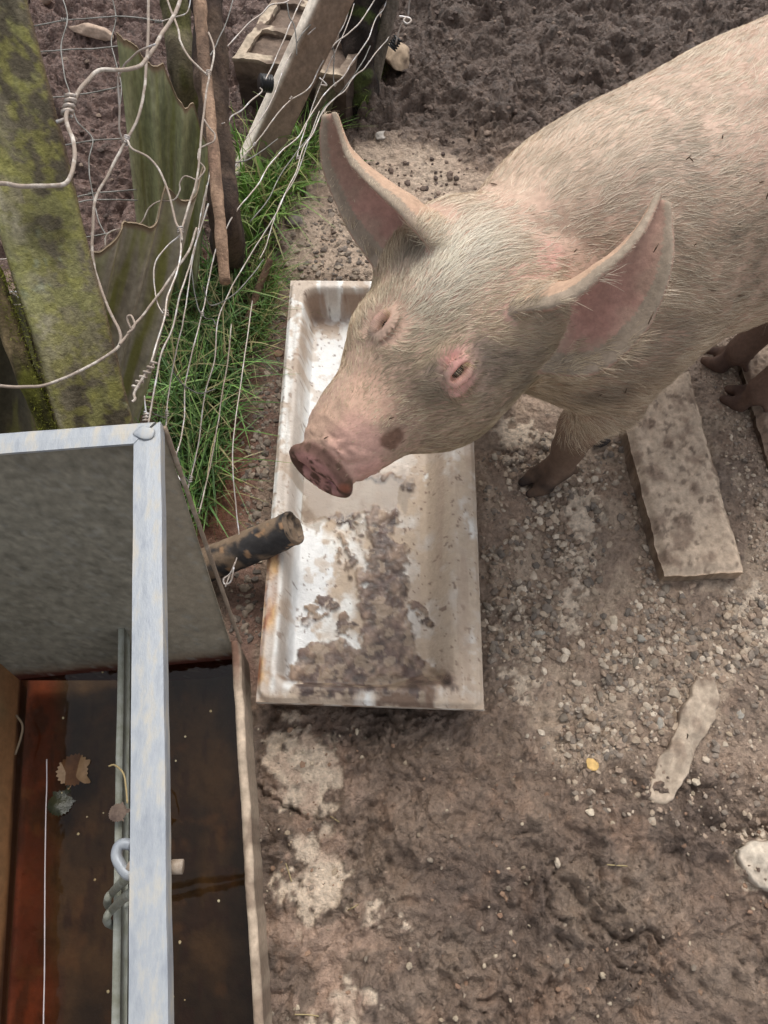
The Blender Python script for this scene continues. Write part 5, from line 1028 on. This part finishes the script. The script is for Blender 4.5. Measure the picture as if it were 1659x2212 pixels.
wire([(347, 47), (375, 38), (400, 30), (408, 15), (412, -10)], [1.7, 1.7])
wire([(133, -10), (146, 40), (132, 100), (140, 165), (152, 205), (165, 260), (200, 300), (192, 350), (200, 420), (215, 480), (228, 505)], [1.66, 1.55], 'wire_dark')
wire([(108, 211), (150, 207), (210, 198), (278, 182)], [1.6, 1.64], 'wire_dark'); knot(146, 206, 1.6, 0, 16, m='wire_dark')
wire([(132, 315), (200, 304), (250, 301), (292, 297)], [1.58, 1.62], 'wire_dark'); knot(200, 304, 1.6, 0, 9, m='wire_dark')
wire([(163, 425), (198, 419), (230, 415), (294, 410)], [1.56, 1.6], 'wire_dark'); knot(196, 419, 1.58, 0, 10, m='wire_dark')
wire([(165, 438), (190, 433), (240, 431), (297, 432)], [1.55, 1.6], 'wire_dark')
wire([(183, 513), (210, 508), (235, 504)], [1.5, 1.52], 'wire_dark')
wire([(-20, 558), (10, 560), (30, 552)], [1.4, 1.4], 'wire'); wire([(-10, 640), (15, 632), (45, 630)], [1.3, 1.3]); wire([(-10, 659), (20, 659), (48, 658)], [1.3, 1.3]); wire([(25, 640), (32, 636), (40, 643), (50, 650), (64, 658)], [1.26, 1.24], r=.002)
# stout tie wire
TB = .0032
wire([(393, -12), (384, 15), (372, 40), (350, 72), (335, 100), (318, 125), (300, 143), (265, 151), (215, 152), (190, 175), (170, 200), (155, 225), (143, 250), (150, 280), (158, 300), (161, 335), (158, 360), (152, 380), (140, 397), (115, 401), (80, 402), (45, 403), (10, 397), (-20, 398)], [1.30, 1.20, 1.13, 1.08, 1.06], 'wire_brown', TB)
for i in range(3): knot(153 - i * 4, 215 + i * 12, 1.135, 95, 16, r=.0032, turns=1)
knot(150, 228, 1.135, 100, 44, r=.003, turns=4)
wire([(122, 263), (132, 261), (145, 255)], [1.13, 1.13], 'wire', .0026)
wire([(-10, 833), (40, 836), (90, 833), (150, 812), (200, 787), (240, 762), (258, 745), (259, 720), (240, 680), (225, 645), (213, 610), (203, 575), (199, 530), (203, 450), (212, 415), (230, 385), (247, 350), (272, 305), (298, 255), (311, 200), (317, 130), (320, 60), (321, -10)], [1.18, 1.26, 1.30, 1.34, 1.38], 'wire_brown', .0026)
knot(272, 303, 1.345, 110, 18, r=.0022, turns=4)
wire([(275, 303), (285, 322), (320, 340), (345, 370), (365, 420), (380, 480), (390, 497), (393, 520)], [1.34, 1.3], 'wire_brown', .002); knot(390, 496, 1.31, 90, 14, r=.002, turns=3)
wire([(390, 497), (390, 555), (378, 600), (362, 640), (357, 680), (344, 725), (332, 765), (325, 785)], [1.31, 1.2], 'wire', .0018)
wire([(425, 492), (413, 530), (400, 555), (365, 605), (340, 640), (310, 680), (290, 702), (275, 722), (258, 745)], [1.33, 1.24], 'wire_brown', .0022)
wire([(283, 712), (275, 690), (278, 682), (285, 684), (291, 700), (286, 712), (274, 720)], [1.24, 1.23], 'wire_brown', .0018)
wire([(357, -10), (372, 30), (385, 65), (390, 90), (410, 125), (440, 155), (452, 165), (445, 200), (438, 260), (432, 320), (425, 390), (412, 430), (400, 470), (392, 497)], [1.45, 1.38, 1.31], 'wire_brown', .0020); knot(451, 158, 1.39, 90, 12, r=.0018, turns=3)
wire([(335, 95), (300, 112), (278, 132), (265, 148), (255, 175), (258, 230), (258, 280), (266, 305)], [1.2, 1.3, 1.34], 'wire', .0018)
wire([(452, 165), (461, 130), (462, 100), (450, 70)], [1.4, 1.45], 'wire_brown', .0018)
wire([(432, 320), (448, 312), (462, 305), (465, 290), (452, 275), (438, 255)], [1.4, 1.42], 'wire_brown', .0016)
wire([(425, 390), (400, 380), (388, 395), (388, 412), (376, 432), (345, 435), (322, 450), (306, 480), (285, 492), (245, 498), (228, 512), (226, 540), (210, 565)], [1.38, 1.42], 'wire_brown', .0014)
wire([(425, 390), (441, 370), (440, 360), (428, 345), (430, 322)], [1.38, 1.4], 'wire_brown', .0014)
wire([(388, 508), (362, 530), (337, 565), (333, 610), (340, 655), (356, 682)], [1.32, 1.28], 'wire', .0014); knot(358, 676, 1.26, 90, 15, r=.0018, turns=3)
# twisted double strand
wire([(325, 785), (330, 790), (318, 803), (310, 815), (302, 828), (290, 850), (292, 862), (285, 868)], [1.2, 1.18], 'wire_brown', .0022); knot(311, 812, 1.195, 128, 78, r=.0021, turns=6, m='wire_brown')
wire([(450, 440), (428, 510), (405, 590), (388, 640), (372, 710), (350, 760), (335, 830), (322, 905), (316, 925)], [1.46, 1.32], 'wire', .0019); knot(315, 900, 1.32, 100, 20, r=.0019)
wire([(447, 400), (440, 450), (432, 500)], [1.45, 1.46], 'wire_brown', .0018)
# strands over the grass
S1 = [(815, -10), (780, 45), (755, 70), (720, 98), (693, 140), (668, 190), (630, 215), (600, 245), (560, 300), (520, 345), (482, 392), (480, 410)]
wire(S1, [2.1, 1.9], 'wire', .0018); knot(718, 99, 2.05, 120, 8); knot(629, 212, 1.98, 125, 8); knot(550, 312, 1.93, 130, 8)
wire([(838, -10), (828, 20), (812, 40), (795, 85), (760, 135), (742, 165), (722, 182), (700, 205), (670, 250), (645, 295), (610, 325), (580, 360), (560, 395), (540, 420), (515, 450), (495, 480), (478, 520), (465, 545), (450, 610), (437, 678), (418, 750), (400, 831), (398, 900), (390, 950), (380, 985)], [2.15, 1.95, 1.8, 1.7, 1.55], 'wire', .0017); knot(437, 678, 1.66, 90, 10); knot(724, 183, 2.05, 120, 9); knot(379, 982, 1.54, 95, 14)
wire([(840, 80), (828, 95), (800, 130), (785, 150), (765, 165), (745, 195), (720, 215), (695, 245), (678, 285), (655, 320), (640, 370), (615, 420), (595, 465), (560, 520), (530, 570), (500, 620), (487, 650), (470, 698), (463, 781), (443, 848), (430, 948), (413, 1031), (405, 1060)], [2.15, 1.9, 1.75, 1.6], 'wire', .0016); knot(645, 340, 1.95, 110, 9); knot(412, 1035, 1.6, 100, 14)
wire([(800, 100), (780, 140), (735, 200), (700, 235), (672, 290), (640, 330), (605, 380), (580, 430), (540, 480)], [2.1, 1.85], 'wire_dark', .0015)
wire([(690, 240), (668, 300), (640, 380), (610, 430), (590, 480), (575, 530), (560, 560)], [1.95, 1.85], 'wire', .0014)
wire([(657, -10), (640, 22), (620, 70), (600, 115), (585, 150), (573, 172)], [1.95, 1.9], 'wire', .0018)
wire([(562, 190), (565, 198), (540, 220), (520, 240), (500, 252), (489, 272), (468, 290)], [1.9, 1.75], 'wire', .0018)
wire([(462, 285), (475, 270), (486, 265)], [1.75, 1.75]); wire([(468, 290), (458, 330), (450, 390), (440, 430), (428, 500), (413, 581), (400, 670), (385, 740), (373, 798), (362, 870), (360, 905), (358, 948), (365, 990), (385, 1030), (405, 1050)], [1.75, 1.6, 1.5], 'wire', .0016); knot(361, 893, 1.55, 90, 14)
wire([(630, -8), (618, 5), (585, 10), (565, 30), (535, 52), (510, 80), (490, 102), (480, 105), (470, 98), (462, 60), (452, 20), (455, -10)], [1.85, 1.75], 'wire', .0018); knot(479, 106, 1.78, 10, 10)
wire([(620, 5), (625, 35), (636, 55), (640, 90), (641, 120)], [1.88, 1.9], 'wire_dark', .0015)
wire([(725, 26), (700, 35), (675, 50), (655, 70), (641, 92)], [2.0, 1.9], 'wire_dark', .0015)
wire([(752, -8), (757, 5), (750, 12), (735, 5), (720, 12), (700, 30), (690, 50), (665, 75)], [2.05, 1.95], 'wire', .0016)
wire([(718, 99), (722, 120), (720, 160), (722, 182)], [2.05, 2.05], 'wire_dark', .0015); wire([(758, 8), (745, 50), (730, 75), (718, 98)], [2.05, 2.05], 'wire', .0015)
wire([(888, -10), (884, 10), (882, 33), (876, 45), (864, 60), (857, 85), (855, 95)], [2.0, 2.1], 'wire', .0024)
wire([(862, 36), (872, 37), (884, 40), (888, 46), (880, 52), (872, 46), (876, 38)], [1.98, 1.98], 'wire', .0030)
wire([(692, 183), (706, 184), (690, 168)], [2.0, 2.0], 'wire', .0022, wob=0)
wire([(545, 650), (537, 711), (528, 770), (520, 831), (510, 900), (503, 964), (503, 1010), (506, 1060), (515, 1140), (517, 1180), (508, 1215), (495, 1245), (487, 1268)], [1.8, 1.6, 1.55], 'wire', .0015); wire([(508, 1215), (497, 1238), (483, 1250), (486, 1262), (498, 1255), (505, 1225)], [1.53, 1.52], 'wire', .0018)
wire([(500, 700), (492, 780), (480, 850), (468, 930), (455, 1000), (442, 1060), (430, 1110)], [1.75, 1.6], 'wire_brown', .0015)
wire([(413, 581), (420, 630), (430, 670), (445, 688), (460, 690), (465, 702)], [1.68, 1.66], 'wire_dark', .0013)
wire([(323, 885), (335, 895), (358, 903)], [1.4, 1.5], 'wire_dark', .0013); wire([(312, 855), (314, 880), (317, 900)], [1.33, 1.33], 'wire', .0014)
wire([(385, 990), (392, 1020), (410, 1045)], [1.55, 1.58], 'wire_dark', .0012)

for pts_, dp_, m_ in [([(700, -8), (668, 40), (640, 95), (612, 150), (590, 210), (560, 262), (530, 300)], [2.05, 1.85], 'wire'), ([(770, -8), (748, 60), (715, 130), (690, 190), (668, 250), (652, 300), (640, 345)], [2.1, 1.95], 'wire'),
        ([(470, 290), (480, 340), (520, 350), (560, 330), (600, 300)], [1.75, 1.9], 'wire_dark'), ([(440, 620), (455, 660), (500, 640), (540, 600), (570, 560)], [1.65, 1.8], 'wire_dark'),
        ([(372, 800), (395, 830), (430, 850), (465, 840)], [1.6, 1.65], 'wire_dark'), ([(505, -8), (492, 40), (470, 90), (455, 120)], [1.85, 1.6], 'wire_dark'), ([(55, 118), (90, 112), (140, 108), (200, 105), (262, 100)], [1.62, 1.66], 'wire_dark'), ([(242, -8), (250, 40), (240, 90), (252, 140), (262, 190), (258, 240)], [1.7, 1.62], 'wire_dark')]:
    wire(pts_, dp_, m_, .0014)
# ================================================================ GRASS
def grass(name, polys, n, Lr, Wr, cols, label, seed, lean=(0, 0), spread=.55, z0=0):
    r = np.random.default_rng(seed); R_ = []; 
    for pl, wg in polys:
        pl = np.array(pl, float); k = int(n * wg); x = r.uniform(pl[:, 0].min(), pl[:, 0].max(), k * 6); y = r.uniform(pl[:, 1].min(), pl[:, 1].max(), k * 6)
        ok = (polysd(x + r.normal(0, 8, k * 6), y + r.normal(0, 8, k * 6), pl) < 0); R_.append(np.stack([x, y], 1)[ok][:k])
    R_ = np.vstack(R_); k = len(R_); cl = np.round(R_ / 16) * 16 + r.normal(0, 4, (k, 2)); mixk = r.random((k, 1)) < .7; R_ = np.where(mixk, cl, R_)
    root = np.array([G(a, b, z0) for a, b in R_]); root[:, 2] = np.maximum(gz(root[:, 0], root[:, 1]), 0)
    ph = np.arctan2(*(r.normal(size=(2, k)))) ; ou = np.stack([np.cos(ph), np.sin(ph), np.zeros(k)], 1); ou[:, :2] += np.array(lean)
    d0 = nrm(ou * r.uniform(.1, spread, (k, 1)) + np.array([0, 0, 1.])); L = r.uniform(*Lr, k); bend = (ou * r.uniform(.2, .9, (k, 1)) - np.array([0, 0, 1.]) * r.uniform(.1, .7, (k, 1))) * L[:, None]
    V, F = ribbons(root, d0, nrm(np.cross(d0, r.normal(size=(k, 3)))), L, r.uniform(*Wr, k), bend, 5, .12)
    cc = np.array([srgb(*c) for c in cols]); ci = r.integers(len(cc), size=k); C = cc[ci] * r.uniform(.7, 1.2, (k, 1)); C = np.repeat(C, 12, 0)
    o = mesh(name, V, F, M['leaf'], col=np.clip(C, 0, 1)); tag(o, label, 'grass', kind='stuff')
gcol = [(98, 134, 66), (118, 156, 80), (84, 116, 62), (128, 156, 90), (86, 116, 70), (66, 94, 48), (170, 160, 118), (98, 130, 78), (140, 140, 92)]
grass('grass', [([(345, 830), (400, 690), (440, 600), (500, 590), (560, 620), (535, 740), (505, 850), (485, 1000), (460, 1110), (430, 1150), (380, 1010)], 1)], 1500, (.07, .21), (.003, .0078), gcol, 'dark green grass between the corrugated sheet and the sink', 61, lean=(-.02, -.15))
grass('grass', [([(520, 400), (560, 340), (640, 320), (690, 300), (700, 340), (660, 420), (600, 520), (560, 560), (520, 560)], 1)], 620, (.07, .20), (.0035, .008), [(96, 132, 54), (116, 146, 66), (86, 120, 52), (136, 152, 90), (160, 154, 104)], 'fresh light green grass at the foot of the pale plank', 62, lean=(.1, -.15))
grass('grass', [([(780, 200), (830, 185), (835, 150), (800, 140)], .6), ([(735, 240), (790, 235), (800, 290), (740, 280)], .4)], 160, (.02, .05), (.0015, .003), [(96, 118, 50), (112, 130, 60)], 'short grass tuft beside the upright buff stone', 63)
grass('grass', [([(545, 600), (590, 560), (600, 620), (560, 760), (540, 780)], 1)], 420, (.05, .12), (.002, .004), [(110, 140, 70), (90, 124, 60), (170, 160, 110)], 'thin straggling grass round the cut branch', 64, lean=(.3, 0))
# broad leafed weed
M['weed'] = mat('weed_leaf', srgb(112, 150, 72), srgb(138, 170, 94), scale=12, rough=.45, bump=.2, bscale=60, bdist=.002)
weed = empty('weed', G(590, 430, 0), 'broad leafed green weed growing in the grass below the plank', 'weed')
def blade(root, tip, w, up, name='leaf'):
    n, m = 18, 7; t = np.linspace(0, 1, n)[:, None, None]; s = np.linspace(-1, 1, m)[None, :, None]; ax = tip - root; sd = nrm(np.cross(ax, [0, 0, 1.])); pr = np.sin(np.pi * np.clip(t, 0, 1) ** .8) ** .8 * (1 - .3 * t)
    Pg = root + ax * t + np.array([0, 0, 1.]) * (up * np.sin(t * np.pi * .9)) + sd * s * w * pr + np.array([0, 0, 1.]) * np.abs(s) * w * .35 * pr; V, F = gridsurf(Pg); mesh(name, V, F, M['weed'], weed)
base_ = G(592, 440, .0)
for a, b, z, w_, up in [(660, 362, .10, .022, .02), (545, 330, .16, .012, .03), (600, 375, .10, .02, .03), (578, 345, .15, .016, .02), (640, 425, .06, .016, .015), (700, 395, .05, .012, .02), (620, 470, .05, .012, .02), (555, 440, .07, .012, .02)]: blade(base_, G(a, b, z), w_, up)
sl = empty('grass_tuft', G(540, 470, 0), 'tall upright bright green blades in front of the dark stake', 'grass')
for i, (a, b, z, x0, y0) in enumerate([(512, 280, .22, 540, 480), (505, 210, .30, 535, 470), (548, 330, .2, 548, 480), (530, 400, .1, 545, 490), (570, 330, .2, 552, 480), (525, 350, .16, 542, 470), (560, 400, .1, 556, 470)]):
    r0 = G(x0, y0, 0); r1 = G(a, b, z); V, F = ribbons(r0[None], nrm(r1 - r0)[None], nrm(np.array([[.3, -1, .3]])), np.array([np.linalg.norm(r1 - r0)]), np.array([.0075]), np.array([[.01 * (-1) ** i, 0, -.01]]), 10, .1); mesh('blade', V, F, M['leaf'], sl, col=np.tile(srgb(112, 158, 62), (len(V), 1)))
# straws on the mud
M['straw'] = mat('dry_straw', srgb(176, 160, 120), srgb(150, 134, 98))
for i, (a, b, c, d, lb) in enumerate([(620, 1865, 632, 1905, 'short dry straw on the mud left of the pale crust'), (1300, 1868, 1350, 1871, 'pale straw lying level in the open foreground mud'), (715, 1765, 735, 1778, 'short straw right of the crack in the buried concrete'), (640, 2186, 690, 2192, 'straw on the mud at the bottom edge of the picture'), (752, 1965, 775, 1952, 'tiny straw by the small pale patches')]):
    P = [G(a, b, 0), G((a + c) / 2, (b + d) / 2, 0), G(c, d, 0)]; 
    for p in P: p[2] = gz(p[0], p[1]) + .004
    o = tubeobj('straw', P, .0011, M['straw'], sides=5, smooth=4); tag(o, lb, 'straw', 'straws dropped on the mud')
